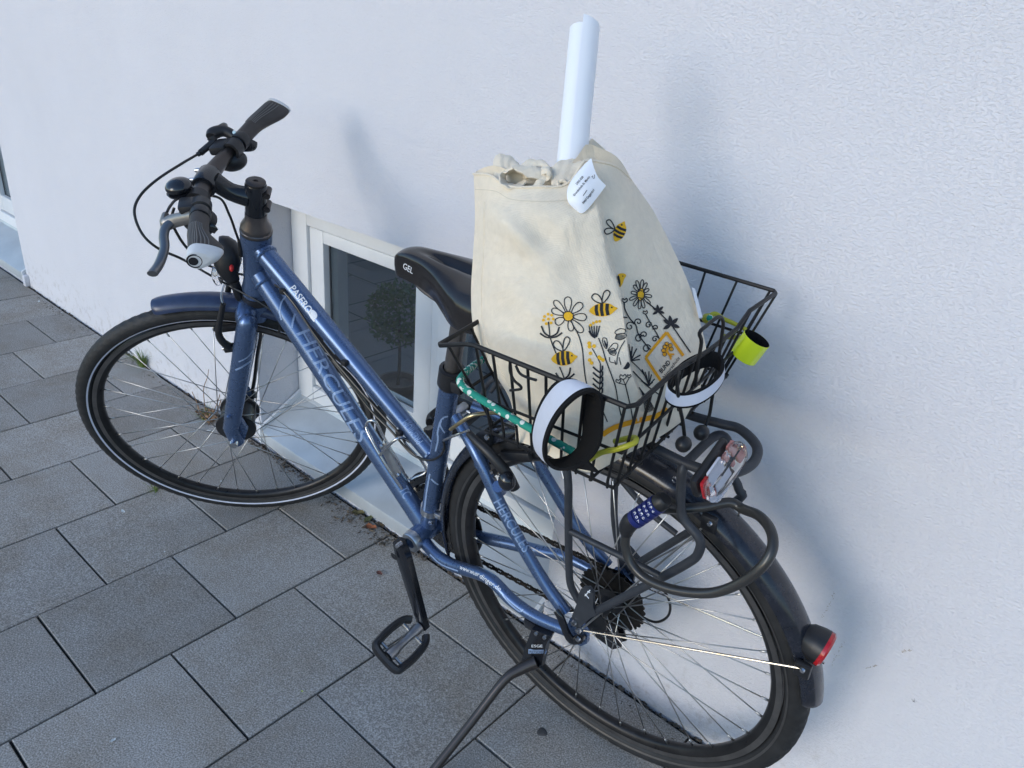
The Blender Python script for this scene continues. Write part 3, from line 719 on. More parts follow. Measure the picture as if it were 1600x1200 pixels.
P('shift_cable', 'cable', lambda g: g.tube([by(*p) for p in ((1000, 905, -0.065), (1030, 915, -0.07), (1046, 940, -0.075), (1044, 962, -0.075), (1025, 972, -0.072), (1000, 962, -0.068), (975, 945, -0.066))], 0.0024, 8, sub=6))
# ---------------------------------------------------------------- cranks and pedals
def crankarm(g, top, bot):
    out = []
    n = 14; d = (bot-top); up = BY
    rows = []
    for i in range(n+1):
        t = i/n; c = top+d*t
        wdt = 0.019-0.007*t if i not in (0, n) else 0.011
        th = 0.0115-0.002*t
        if i == 0: c = top-d.normalized()*0.016
        if i == n: c = bot+d.normalized()*0.010
        sd = d.cross(BY).normalized(); off = BY*(0.004*t)
        k = 0.62
        rows.append([c+off+sd*wdt*a+BY*th*b for a, b in ((-1, -k), (-k, -1), (k, -1), (1, -k), (1, k), (k, 1), (-k, 1), (-1, k))])
    g.grid(rows, closed=True); g.add(rows[0], [tuple(range(8))]); g.add(rows[-1], [tuple(range(7, -1, -1))])
CT = by(627, 856, 0.078); CBm = by(663, 972, 0.088)
crank = P('crank_arm', 'gloss', lambda g: crankarm(g, CT, CBm))
part('crank_bolt', 'steel', crank, lambda g: (g.lathe([(0, 0.014), (0.004, 0.014), (0.0045, 0.010), (0.0045, 0.0)], by(627, 848, 0.080), BY, 14)))
part('axle_recess', 'black', crank, lambda g: g.lathe([(0.0085, 0.012), (0.0075, 0.0125), (0.005, 0.0122), (0.0, 0.0121)], by(622, 864, 0.083), BY, 18))
CT2 = L(BB.x, -0.078, BB.z); d2 = loc(CT)-loc(CBm); d2.y = 0
CB2 = L(BB.x+d2.x, -0.088, BB.z+d2.z)
P('crank_arm', 'gloss', lambda g: (crankarm(g, CT2, CB2), g.tube([L(BB.x, -0.04, BB.z), CT2], 0.012, 14)))
P('crank_spider', 'gloss', lambda g: [g.tube([L(BB.x, -0.052, BB.z), L(BB.x+0.085*math.cos(a), -0.046, BB.z+0.085*math.sin(a))], [0.012, 0.006], 8) for a in [0.5+i*2*math.pi/4 for i in range(4)]])
def pedal(tip, ex, ey, ez, parent):
    # ex: along travel, ey: outward, ez: up
    c = tip+ey*0.062
    pd = part('pedal', 'alu', parent, lambda g: (g.tube([tip+ey*0.012, tip+ey*0.02, tip+ey*0.05, tip+ey*0.075, tip+ey*0.083, tip+ey*0.102], [0.012, 0.012, 0.0085, 0.0095, 0.0125, 0.0125], 16),
        [g.tube([c+ey*o, c+ey*o+ex*0.034*s], 0.0035, 8) for o in (-0.030, 0.030) for s in (-1, 1)]))
    part('pedal_spindle', 'steel', pd, lambda g: g.tube([tip-ey*0.012, tip+ey*0.02], 0.0065, 12))
    def cage(g):
        pts = [(-0.022, -0.048), (-0.033, -0.034), (-0.037, 0.0), (-0.035, 0.030), (-0.030, 0.045), (0.0, 0.048), (0.030, 0.045), (0.035, 0.030), (0.037, 0.0), (0.033, -0.034), (0.022, -0.048)]
        g.tube([c+ex*a+ey*b for a, b in pts], 0.0125, 8, sub=3, flat=0.66, up=ez)
    part('pedal_cage', 'black', pd, cage)
    return pd
pe = (by(617, 1018, 0.19)-CBm).normalized()
PEY = (BY*0.985-BX*0.02+BZ*0.02).normalized(); PEX = (BX*0.80+BZ*0.45); PEX = (PEX-PEY*PEX.dot(PEY)).normalized(); PEZ = PEX.cross(PEY)
pedal(CBm+PEY*0.004, PEX, PEY, PEZ, bike)
pedal(CB2-PEY*0.004, BX, -BY, BZ, bike)
# ---------------------------------------------------------------- kickstand
KB = by(845, 985, 0.064)
ks = P('kickstand', 'gloss', lambda g: (g.prism([by(x, y, 0.070) for x, y in ((838, 975), (868, 986), (860, 1000), (852, 1036), (822, 1024), (826, 1008))], BY, 0.014),
      g.box(by(840, 978, 0.060), 0.05, 0.02, 0.024, BX, BY, BZ, bev=0.004)))
KF = gnd(648, 1240, 0.012); KT = by(838, 1034, 0.086)
part('leg', 'satin', ks, lambda g: g.tube([KT, hp(812, 1046, KT.lerp(KF, 0.10)), hp(787, 1064, KT.lerp(KF, 0.2)), hp(737, 1128, KT.lerp(KF, 0.55)), KF], [0.0120, 0.0105, 0.0085, 0.0080, 0.0080], 14, sub=5))
part('foot', 'black', ks, lambda g: g.tube([KF+(KT-KF).normalized()*0.02, KF-(KT-KF).normalized()*0.006], [0.0115, 0.0125], 12))
for a, b in ((838, 990), (851, 996)):
    part('screw', 'alu', ks, lambda g: g.lathe([(0, 0.003), (0.003, 0.003), (0.0036, 0.0)], by(a, b, 0.0842), BY, 10))
# ---------------------------------------------------------------- seat post and saddle
spd = sdir
P('seat_post_collar', 'black', lambda g: (g.lathe([(0.0165, 0.012), (0.0225, 0.010), (0.0225, -0.024), (0.019, -0.03)], lp(STT), BM @ spd, 24), g.box(L(STT.x-0.024, 0.006, STT.z-0.012), 0.022, 0.030, 0.022, BX, BY, BZ, bev=0.004)))
SPT = STT+spd*0.142
P('seat_post', mat('seat_post_metal', (0.17, 0.155, 0.145), 0.38, 0.8, var=0.15, vscale=60), lambda g: g.tube([lp(STT-spd*0.02), lp(SPT)], 0.0142, 20))
P('saddle_clamp', 'black', lambda g: (g.box(lp(SPT+V((0, 0, 0.006))), 0.055, 0.04, 0.03, BX, BY, BZ, bev=0.008)))
# saddle: sections from nose to tail (x, centre z of the top, half width, side drop)
sad = [(0.4145, 0.545, 0.006, 0.010), (0.411, 0.556, 0.016, 0.026), (0.402, 0.5655, 0.0215, 0.036), (0.380, 0.5725, 0.0240, 0.044), (0.345, 0.5735, 0.0290, 0.046), (0.310, 0.5720, 0.0410, 0.046),
       (0.280, 0.5695, 0.0560, 0.050), (0.255, 0.5680, 0.0690, 0.054), (0.230, 0.5690, 0.0790, 0.052), (0.195, 0.5720, 0.0850, 0.048), (0.165, 0.5740, 0.0850, 0.044), (0.146, 0.570, 0.076, 0.032), (0.138, 0.560, 0.055, 0.018)]
def saddlefn(g):
    rows = []; n = 22
    for x, z, wd, dr in sad:
        row = []
        groove = 0.012*max(0, min(1, (0.352-x)/0.02))*max(0, min(1, (x-0.15)/0.03))
        for j in range(n+1):
            t = -1+2*j/n; a = abs(t)
            if a < 0.62:
                u = t/0.62; yy = wd*0.78*u; zz = z-0.010*u*u*(wd/0.06) - groove*math.exp(-(yy/0.0085)**2)
            else:
                u = (a-0.62)/0.38; yy = math.copysign(wd*(0.78+0.22*math.sin(u*math.pi/2)-0.12*u**3), t); zz = z-0.010*(wd/0.06)-dr*(u**1.35)
            row.append(L(x, yy, zz))
        rows.append(row)
    # subdivide lengthwise
    cols = [catmull([r[j] for r in rows], 4) for j in range(n+1)]
    R = [[cols[j][i] for j in range(n+1)] for i in range(len(cols[0]))]
    g.grid(R)
    lo = [[p for p in (r[0], r[0].lerp(r[-1], 0.12)-BZ*-0.004, r[0].lerp(r[-1], 0.88)+BZ*0.004, r[-1])] for r in R]
    g.grid(lo)
    g.add(R[0], [tuple(range(n+1))]); g.add(R[-1], [tuple(range(n, -1, -1))])
saddle = P('saddle', 'saddle', saddlefn, ang=60, weld=True)
part('saddle_rail', 'satin', saddle, lambda g: [g.tube([L(0.385, 0.012*s, 0.535), L(0.35, 0.02*s, 0.518), L(0.30, 0.022*s, 0.506), L(0.24, 0.024*s, 0.506), L(0.19, 0.035*s, 0.525), L(0.16, 0.045*s, 0.545)], 0.0036, 8, sub=4) for s in (-1, 1)])
# ---------------------------------------------------------------- fork, stem and bars
crown = A0+AX*0.372
def fp(x, y, z): return S(x, y, z)
axl = V((1.0262, 0, 0))
legtop = A0+AX*0.345+PERP*0.012
def forkleg(g, s):
    a = V((legtop.x, 0.054*s, legtop.z)); b = V((axl.x-0.004, 0.057*s, axl.z+0.030)); c = V((axl.x, 0.057*s, axl.z-0.020))
    u_ = (a-b).normalized(); g.tube([fp(*(a+u_*0.034)), fp(*(a+u_*0.030)), fp(*(a+u_*0.022)), fp(*(a+u_*0.010)), fp(*a.lerp(b, 0.1)), fp(*a.lerp(b, 0.5)), fp(*b), fp(*c), fp(*(c-u_*0.006))], [0.004, 0.011, 0.017, 0.0205, 0.0218, 0.0208, 0.0185, 0.0168, 0.011], 22, cap=True)
fleg = P('fork_leg', 'paint', lambda g: forkleg(g, 1)); P('fork_leg', 'paint', lambda g: forkleg(g, -1))
P('fork_crown', 'paint', lambda g: (g.lathe([(0, 0.332), (0.026, 0.334), (0.029, 0.350), (0.0275, 0.3755), (0, 0.3755)], BC+BM @ A0, BM @ AX, 28),
   g.tube([fp(legtop.x, -0.060, legtop.z+0.004), fp(legtop.x, -0.035, legtop.z+0.014), fp(legtop.x-0.002, 0, legtop.z+0.016), fp(legtop.x, 0.035, legtop.z+0.014), fp(legtop.x, 0.060, legtop.z+0.004)], [0.014, 0.022, 0.024, 0.022, 0.014], 16, sub=3)))
for s in (-1, 1): P('fork_dropout', 'paint', lambda g: g.prism([fp(axl.x+x, 0.044*s, axl.z+z) for x, z in ((-0.034, 0.045), (-0.020, 0.055), (0.004, 0.050), (0.018, -0.004), (0.006, -0.022), (-0.018, -0.018), (-0.036, 0.012))], SY*s, 0.012), smooth=False)
for s in (-1, 1): P('axle_nut', 'steel', lambda g: g.lathe([(0.0, 0.0), (0.010, 0.0), (0.0105, 0.004), (0.0095, 0.016), (0.0, 0.018)], fp(axl.x, 0.060*s+0.006*s, axl.z-0.006), SY*s, 16))
P('mudguard_eyelet', 'paint', lambda g: g.lathe([(0, 0.006), (0.004, 0.006), (0.0055, 0.003), (0.0055, 0.0)], fp(axl.x-0.022, 0.074, axl.z+0.085), SY, 14))
stem = P('stem', 'stem', lambda g: (g.lathe([(0, 0.590), (0.0195, 0.590), (0.0200, 0.593), (0.0200, 0.650), (0.0185, 0.653), (0, 0.653)], BC+BM @ A0, BM @ AX, 28),
   g.tube([BC+BM @ (A0+AX*0.622+SM @ (PERP*0.012)), BC+BM @ (A0+AX*0.628+SM @ (PERP*0.045)), Hb(-0.012, 0, 0)], [0.0190, 0.0165, 0.0175], 18, sub=3),
   g.lathe([(0.0150, -0.024), (0.0205, -0.024), (0.0215, -0.021), (0.0215, 0.021), (0.0205, 0.024), (0.0150, 0.024)], Hb(0, 0, 0), HY, 28)))
part('top_cap', 'satin', stem, lambda g: g.lathe([(0.0, 0.6565), (0.004, 0.6565), (0.0045, 0.6585), (0.016, 0.6585), (0.0182, 0.657), (0.0182, 0.6535), (0, 0.6535)], BC+BM @ A0, BM @ AX, 28))
sb = BM @ (SM @ (-PERP))
for t in (0.608, 0.637): part('clamp_bolt', 'satin', stem, lambda g: (g.tube([BC+BM @ (A0+AX*t)+sb*0.021-SY*0.013, BC+BM @ (A0+AX*t)+sb*0.021+SY*0.013], 0.0065, 12), g.tube([BC+BM @ (A0+AX*t)+sb*0.021+SY*0.013, BC+BM @ (A0+AX*t)+sb*0.021+SY*0.016], 0.0042, 10)))
for y in (-0.017, 0.017):
    for z in (-0.014, 0.014): part('face_plate_bolt', 'alu', stem, lambda g: g.lathe([(0, 0.004), (0.0035, 0.004), (0.0042, 0), (0.0042, -0.012)], Hb(0.018, y, z), HX, 10))
barp = [(-0.064, 0.268, 0.012), (-0.040, 0.170, 0.009), (-0.016, 0.10, 0.004), (-0.002, 0.045, 0.0), (0, 0, 0), (-0.002, -0.045, 0.0), (-0.016, -0.10, 0.004), (-0.040, -0.170, 0.009), (-0.064, -0.268, 0.012)]
P('handlebar', 'satin', lambda g: g.tube([Hb(*p) for p in barp], [0.0111, 0.0111, 0.0115, 0.0150, 0.0155, 0.0150, 0.0115, 0.0111, 0.0111], 18, sub=5))
def along(s, d):          # point on the bar, d metres from the tip (tip at |y| = .268), and its outward direction
    a, b = V((-0.064, 0.268*s, 0.012)), V((-0.040, 0.170*s, 0.009)); u = (b-a).normalized()
    return Hb(*(a+u*d)), (BM @ (SH @ (-u)))
def grip(s):
    tip, od = along(s, 0.0); bk = (BM @ (SH @ V((-1, 0, -0.12)))); bk = (bk-od*bk.dot(od)).normalized(); vt = bk.cross(od).normalized()
    if vt.dot(HZ) < 0: vt = -vt
    def ring(d, c, rb, rf, rv, n=24):
        o = tip-od*d; r = []
        for j in range(n):
            a = 2*math.pi*j/n; ca, sa = math.cos(a), math.sin(a)
            r.append(o+bk*(ca*(rb if ca > 0 else rf)+c)+vt*sa*(rv*(1-0.35*max(0, ca))))
        return r
    secs = [(0.002, 0.004, 0.030, 0.016, 0.016), (0.012, 0.006, 0.036, 0.0175, 0.0175), (0.030, 0.006, 0.035, 0.018, 0.0185), (0.050, 0.004, 0.027, 0.0175, 0.0180), (0.075, 0.001, 0.018, 0.017, 0.0170), (0.105, 0, 0.0160, 0.0160, 0.0160), (0.128, 0, 0.0160, 0.0160, 0.0160)]
    rows = [ring(*q) for q in secs]
    cols = [catmull([r[j] for r in rows], 4) for j in range(24)]; R = [[cols[j][i] for j in range(24)] for i in range(len(cols[0]))]
    gp = P('grip', 'gripdark', lambda g: (g.grid(R, closed=True), g.add(R[-1], [tuple(range(24))]), g.add(R[0], [tuple(range(23, -1, -1))])))
    part('grip_cap', 'gripcap', gp, lambda g: (lambda q: (g.grid(q, closed=True), g.add(q[0], [tuple(range(24))]), g.add(q[-1], [tuple(range(23, -1, -1))])))([ring(-0.006, 0.003, 0.020, 0.011, 0.011), ring(-0.005, 0.004, 0.027, 0.015, 0.0150), ring(0.0, 0.005, 0.0335, 0.0178, 0.0178), ring(0.012 if s > 0 else 0.006, 0.006, 0.0370, 0.0185, 0.0185), ring(0.016 if s > 0 else 0.008, 0.006, 0.0368, 0.0183, 0.0187)]))
    em = tip+od*0.0062-bk*0.0
    part('cap_emblem', 'ink', gp, lambda g: (g.lathe([(0.0098, 0.0), (0.0125, -0.0004)], em+bk*0.001, od, 28), g.lathe([(0.0, 0.0004), (0.0068, 0.0004), (0.0072, 0.0)], em-bk*0.001, od, 24)), fix=False)
    # ribbed upper face: ribs run along the grip
    def ribs(g):
        for k in range(9):
            a = math.radians(62+k*9)
            pts = []
            for i in range(5, len(R)-6):
                row = R[i]; f = (a/(2*math.pi))*24; j0 = int(f) % 24; pts.append(row[j0].lerp(row[(j0+1) % 24], f-int(f)))
            cen = [sum(R[i], V((0, 0, 0)))/24 for i in range(5, len(R)-6)]
            g.tube([p+(p-c).normalized()*0.0003 for p, c in zip(pts, cen)], 0.0010, 5)
    part('grip_ribs', 'gripgrey', gp, ribs)
    return gp, tip, od, bk, vt
gl = grip(1); grr = grip(-1)
for s in (1, -1):
    c0, od = along(s, 0.140)
    P('brake_lever_clamp', 'black', lambda g: (g.lathe([(0.0113, -0.010), (0.0165, -0.010), (0.0172, -0.007), (0.0172, 0.007), (0.0165, 0.010), (0.0113, 0.010)], c0, od, 24),))
    c1, _ = along(s, 0.168)
    P('gear_shifter', 'black', lambda g: (g.lathe([(0.0113, -0.012), (0.0170, -0.012), (0.0175, 0.010), (0.0113, 0.012)], c1, od, 24), g.ball(c1+HX*0.012-HZ*0.024, 0.030, 0.024, 0.020, HX, HY, HZ), g.box(c1+HX*0.022+HZ*0.006, 0.03, 0.04, 0.018, HX, od, HZ.cross(od).cross(od)*-1, bev=0.006)))
# ---------------------------------------------------------------- levers, bell, cables at the bars
def lever(s, pts, hood):
    lv = P('brake_lever', mat('dark_lever_metal', (0.20, 0.20, 0.205), 0.3, 0.9), lambda g: g.tube(pts, [0.0090, 0.0098, 0.0090, 0.0088, 0.0095, 0.0100], 10, sub=5, flat=0.6, up=HX))
    part('lever_bracket', mat('grey_bracket', (0.30, 0.28, 0.26), 0.4, 0.8), lv, lambda g: g.tube(hood, [0.010, 0.012, 0.011, 0.008], 10, sub=4, flat=0.8))
LQ = [Hb(0.012, 0.085, 0.0), Hb(0.040, 0.095, -0.012), Hb(0.042, 0.135, -0.022), Hb(0.030, 0.175, -0.034), Hb(0.018, 0.225, -0.052), Hb(0.028, 0.262, -0.066)]
c0, od = along(1, 0.140)
# the near lever as the photograph shows it
lq = [hp(x, y, Hb(0.035, yy, zz)) for x, y, yy, zz in ((286, 335, 0.10, -0.006), (262, 352, 0.12, -0.015), (256, 368, 0.145, -0.025), (257, 388, 0.180, -0.035), (249, 412, 0.215, -0.050), (238, 428, 0.245, -0.058))]
lever(1, lq, [c0+HX*0.008, hp(272, 345, Hb(0.030, 0.105, -0.006)), hp(258, 350, Hb(0.045, 0.10, -0.006)), hp(259, 336, Hb(0.045, 0.075, 0.0))])
c0r, odr = along(-1, 0.140)
rq = [Hb(0.012, -0.100, 0.0), Hb(0.045, -0.095, -0.010), Hb(0.056, -0.130, -0.020), Hb(0.050, -0.170, -0.030), Hb(0.040, -0.22, -0.044), Hb(0.046, -0.25, -0.052)]
rq = [hp(x, y, Hb(0.035, yy, zz)) for x, y, yy, zz in ((352, 205, -0.11, -0.004), (334, 208, -0.11, 0.0), (330, 214, -0.10, -0.004), (333, 222, -0.095, -0.01), (322, 232, -0.085, -0.012), (318, 236, -0.08, -0.012))]
P('brake_lever', 'black', lambda g: (g.tube([c0r]+rq[:3], [0.010, 0.011, 0.012, 0.010], 10, sub=4), g.tube(rq[2:], [0.009, 0.008, 0.006, 0.0045], 10, sub=4),
   g.tube([rq[1], hp(348, 197, Hb(0.03, -0.14, -0.01)), hp(352, 196, Hb(0.02, -0.20, -0.03))], [0.008, 0.006, 0.005], 8, sub=4)))
def trig(pts, r): P('shift_trigger', 'gloss', lambda g: g.tube([hp(x, y, c) for x, y, c in pts], r, 10, sub=4, flat=0.45, up=HZ))
ct = Hb(-0.02, -0.12, -0.03)
trig([(362, 240, ct), (374, 234, ct), (382, 231, ct), (392, 226, ct), (396, 219, ct)], [0.004, 0.004, 0.009, 0.0135, 0.009])
cl = Hb(-0.03, 0.13, -0.03)
trig([(312, 368, cl), (320, 362, cl), (330, 357, cl), (338, 362, cl)], [0.006, 0.009, 0.010, 0.006])
for x, y, cc in ((317, 337, along(1, 0.15)[0]-HX*0.016), (317, 345, along(1, 0.14)[0]-HX*0.016), (366, 207, along(-1, 0.14)[0]), (372, 216, along(-1, 0.14)[0]-HX*0.015), (377, 212, along(-1, 0.13)[0]-HX*0.015)): P('clamp_screw', 'steel', lambda g: g.lathe([(0, 0.004), (0.0035, 0.004), (0.0045, 0.0), (0.0045, -0.008)], hp(x, y, cc), (EYE-cc).normalized(), 10))
bell = P('bell', 'gloss', lambda g: (g.ball(hp(279, 291, Hb(0.028, 0.058, 0.030)), 0.023, 0.023, 0.0135, HX, HY, HZ, 24, 10, 0, math.pi*0.62), g.lathe([(0.0, -0.012), (0.022, -0.010), (0.0235, -0.006), (0.0, -0.006)], hp(279, 293, Hb(0.028, 0.058, 0.030)), HZ, 24)))
part('bell_clamp', 'black', bell, lambda g: (g.lathe([(0.0125, -0.010), (0.0190, -0.010), (0.0190, 0.010), (0.0125, 0.010)], Hb(-0.004, 0.066, 0.001), HY, 20), g.tube([Hb(0.008, 0.064, 0.010), hp(281, 297, Hb(0.028, 0.058, 0.024))], 0.009, 10)))
def cable(pts, r=0.0025, m='cable', name='cable'): return P(name, m, lambda g: g.tube([hp(x, y, c) if c is not None else None for x, y, c in pts], r, 8, sub=8))
h1 = Hb(0.06, -0.06, -0.005); h2 = L(0.95, 0.06, 0.42); h3 = L(0.84, 0.034, 0.42)
cable([(318, 236, Hb(0.05, -0.09, 0)), (285, 255, Hb(0.10, -0.02, 0)), (245, 281, Hb(0.14, 0.06, -0.02)), (219, 306, Hb(0.15, 0.11, -0.05)), (210, 332, Hb(0.14, 0.15, -0.08)), (222, 365, Hb(0.12, 0.18, -0.12)), (247, 388, Hb(0.09, 0.17, -0.14)), (285, 405, Hb(0.05, 0.13, -0.15)), (325, 428, L(0.95, 0.10, 0.44)), (365, 450, L(0.90, 0.07, 0.40)), (402, 470, L(0.85, 0.045, 0.37)), (428, 489, L(0.82, 0.03, 0.34)), (437, 508, L(0.81, 0.02, 0.31)), (436, 520, L(0.81, 0.0, 0.29))])
cable([(272, 325, Hb(0.03, 0.09, 0.0)), (268, 340, Hb(0.045, 0.095, -0.01)), (270, 352, Hb(0.04, 0.11, -0.03)), (290, 385, Hb(0.05, 0.14, -0.10)), (320, 412, L(0.95, 0.11, 0.45)), (360, 425, L(0.90, 0.07, 0.42)), (402, 434, L(0.85, 0.045, 0.40)), (430, 446, L(0.80, 0.035, 0.38)), (444, 456, L(0.775, 0.030, 0.365)), (470, 490, L(0.735, 0.028, 0.33))])
cable([(259, 336, Hb(0.045, 0.075, 0.0)), (266, 322, Hb(0.05, 0.05, 0.0)), (277, 311, Hb(0.05, 0.02, -0.01)), (300, 305, Hb(0.03, 0.0, -0.035)), (342, 309, Hb(-0.02, -0.005, -0.05)), (358, 335, S(0.88, 0.02, 0.54)), (368, 362, S(0.90, 0.03, 0.49)), (374, 378, S(0.91, 0.035, 0.46))])
P('cable_adjuster', 'black', lambda g: (g.tube([hp(374, 376, S(0.91, 0.035, 0.46)), hp(377, 400, S(0.92, 0.035, 0.42))], 0.0042, 10), g.tube([hp(375, 374, S(0.91, 0.035, 0.46)), hp(375.4, 377, S(0.91, 0.035, 0.46))], 0.0056, 10)))
P('brake_wire', 'steel', lambda g: g.tube([hp(377, 400, S(0.92, 0.035, 0.42)), hp(373, 424, S(0.93, 0.035, 0.38))], 0.0011, 6))
P('cable_ferrule', 'black', lambda g: (g.tube([hp(313, 239, Hb(0.05, -0.08, 0)), hp(326, 228, Hb(0.05, -0.09, 0))], 0.0062, 10), g.tube([hp(308, 242, Hb(0.05, -0.08, 0)), hp(313, 239, Hb(0.05, -0.08, 0))], 0.0045, 10)))
# gear and brake cables clipped under the top tube
tubec = [L(*P_top0.lerp(P_top1, t)) for t in (0.18, 0.4, 0.6, 0.8, 0.95)]
def sidecab(pxs, yy=0.026, r=0.0024): P('cable', 'cable', lambda g: g.tube([by(x, y, yy) for x, y in pxs], r, 8, sub=6))
sidecab([(444, 456), (462, 478), (490, 520), (520, 560), (552, 598), (585, 635), (622, 675), (638, 700), (652, 714), (672, 719), (688, 712), (694, 700), (693, 690)], 0.024)
sidecab([(520, 563), (550, 603), (580, 642), (610, 672), (640, 706), (660, 718)], 0.012)
for x, y in ((442, 455), (538, 567), (624, 677)): P('cable_clip', 'black', lambda g: g.box(by(x, y, 0.022), 0.014, 0.010, 0.012, BX, BY, BZ, bev=0.003))
for a, b in (((506, 532), (523, 553)), ((572, 612), (590, 634)), ((604, 648), (620, 668)), ((632, 690), (652, 712))): P('wire_strand', 'steel', lambda g: g.tube([by(*a, 0.024), by(*b, 0.024)], 0.0013, 6))
bl_, bo_ = Hb(-0.030, -0.135, 0.007), (Hb(-0.036, -0.155, 0.008)-Hb(-0.024, -0.118, 0.006)).normalized()
P('bar_sleeve', 'decal', lambda g: g.lathe([(0.0115, -0.007), (0.0122, -0.006), (0.0122, 0.006), (0.0115, 0.007)], Hb(-0.0245, -0.1245, 0.0062), bo_, 20))
# ---------------------------------------------------------------- front lamp on the fork crown
LC = S(A0.x+0.045, 0.0, 0.372)
lcen = hp(352, 412, S(0.95, 0.02, 0.42))
lam = P('front_lamp', 'black', lambda g: (g.tube([hp(341, 385, lcen), hp(352, 388, lcen), hp(355, 404, lcen), hp(356, 422, lcen), hp(366, 440, lcen-FW*-0.01)], [0.020, 0.026, 0.028, 0.022, 0.012], 16, sub=4), g.tube([hp(366, 440, lcen), S(legtop.x+0.01, 0, legtop.z+0.02)], [0.010, 0.010], 10)))
part('lens', 'clear', lam, lambda g: g.ball(hp(340, 430, lcen+SX*0.02), 0.010, 0.024, 0.020, SX, SY, SZ))
part('knob', 'redk', lam, lambda g: g.ball(hp(362, 419, lcen-FW*0.030), 0.0045, 0.0045, 0.007, RT, FW, UP, 10, 8))
# ---------------------------------------------------------------- front brake
def varm(s, par=None):
    b0 = V((0.940, 0.046*s, 0.262)); b1 = V((0.944, 0.052*s, 0.318)); b2 = V((0.914, 0.042*s, 0.376))
    ba = P('brake_arm', 'black', lambda g: (g.tube([fp(*b0), fp(*(b0.lerp(b1, 0.5)+V((0.004, 0.006*s, 0)))), fp(*b1), fp(*b2)], [0.0095, 0.0080, 0.0070, 0.0055], 10, sub=4), g.tube([fp(b0.x-0.014, b0.y, b0.z), fp(b0.x+0.012, b0.y, b0.z)], 0.010, 12)))
    pd = V((0.936, 0.028*s, 0.296))
    part('brake_pad', 'black', ba, lambda g: g.box(fp(pd.x, pd.y-0.006*s, pd.z), 0.062, 0.013, 0.014, SX, SY, SZ, bev=0.004))
    part('pivot_bolt', 'steel', ba, lambda g: g.lathe([(0, 0.005), (0.004, 0.005), (0.0046, 0)], fp(b0.x+0.012, b0.y, b0.z), SX, 10))
    return b2
t1 = varm(1); t2 = varm(-1)
P('brake_noodle', 'alu', lambda g: g.tube([fp(*t1), fp(t1.x+0.006, 0.02, t1.z+0.004), fp(t2.x+0.006, -0.02, t2.z+0.004), fp(t2.x, t2.y, t2.z)], 0.0024, 8, sub=4))
for s in (1, -1): P('fork_boss', 'paint', lambda g: g.tube([fp(0.905, 0.054*s, 0.246), fp(0.932, 0.047*s, 0.259)], 0.0085, 12))
P('dynamo_plug', 'black', lambda g: g.box(hp(393, 617, S(1.0, -0.055, 0.02)), 0.024, 0.022, 0.018, RT, FW, UP, bev=0.004))
P('lamp_cable', 'cable', lambda g: g.tube([hp(393, 617, S(1.0, -0.055, 0.02)), hp(398, 590, S(0.98, -0.06, 0.06)), hp(402, 555, S(0.96, -0.06, 0.15)), hp(408, 520, S(0.93, -0.05, 0.24)), hp(404, 480, S(0.90, -0.03, 0.32))], 0.0045, 8, sub=5))
# ---------------------------------------------------------------- mudguards
def guard(M, a0, a1, R, w_, drop, n=60, th=0.0018, taper=0.0):
    def fn(g):
        X3, Y3, Z3 = (M.to_3x3() @ V(v) for v in ((1, 0, 0), (0, 1, 0), (0, 0, 1))); O_ = M.translation; rows = []
        m = 10
        for i in range(n+1):
            a = a0+(a1-a0)*i/n; d = X3*math.cos(a)+Z3*math.sin(a); row = []
            e = min(i, n-i)/n*(a1-a0); e = abs(e)*R; wf_ = 1.0 if e > 0.02 else (0.75+0.25*math.sqrt(max(0, 1-(1-e/0.02)**2)))
            inner = []
            for j in range(m+1):
                t = -1+2*j/m; yy = w_/2*wf_*math.sin(t*math.pi/2*0.98); rr = R-drop*(1-math.cos(t*math.pi/2*0.98))
                row.append(O_+d*rr+Y3*yy)
                inner.append(O_+d*(rr-th)+Y3*yy*(1-2*th/w_))
            rows.append(row+inner[::-1])
        g.grid(rows, closed=True); k = len(rows[0]); g.add(rows[0], [tuple(range(k))]); g.add(rows[-1], [tuple(range(k-1, -1, -1))])
    return fn
rg = P('rear_mudguard', 'fender', guard(MR, math.radians(-12), math.radians(171.5), 0.3685, 0.056, 0.020, 110), ang=35)
lo_ = [by(x, y, 0.028) for x, y in ((1252, 1042), (1109, 817))]
MG = MF
fg = P('front_mudguard', mat('blue_black_mudguard', (0.028, 0.042, 0.090), 0.32, var=0.2, vscale=40, coat=0.2), guard(MF, math.radians(83), math.radians(135), 0.3780, 0.054, 0.020, 60), ang=35)
part('mudguard_clip', 'black', fg, lambda g: g.box(fp(legtop.x-0.012, 0, legtop.z-0.010), 0.06, 0.03, 0.02, SX, SY, SZ, bev=0.006))
part('reflector_eye', 'clear', fg, lambda g: g.ball(hp(415, 481, S(0.86, 0.022, 0.33)), 0.010, 0.004, 0.005, RT, FW, UP, 12, 8))
for s in (1, -1): part('mudguard_stay', 'steel', rg, lambda g: g.tube([by(912, 985, 0.078) if s > 0 else L(0.0, -0.075, 0.005), by(1252, 1044, 0.036) if s > 0 else L(-0.348, -0.036, 0.09)], 0.0019, 8))
for s in (1, -1): part('mudguard_stay', 'spoke', rg, lambda g: g.tube([by(910, 982, 0.078) if s > 0 else L(0.005, -0.075, 0.01), by(1098, 824, 0.036) if s > 0 else L(-0.20, -0.036, 0.31)], 0.0017, 8))
for x, y in ((1254, 1046), (1108, 817)): part('stay_clip', 'black', rg, lambda g: g.box(by(x, y, 0.033), 0.022, 0.010, 0.026, BX, BY, BZ, bev=0.003))
for x, y in ((1254, 1047), (1109, 818)): part('screw', 'steel', rg, lambda g: g.lathe([(0, 0.003), (0.003, 0.003), (0.0042, 0)], by(x, y, 0.038), BY, 10))
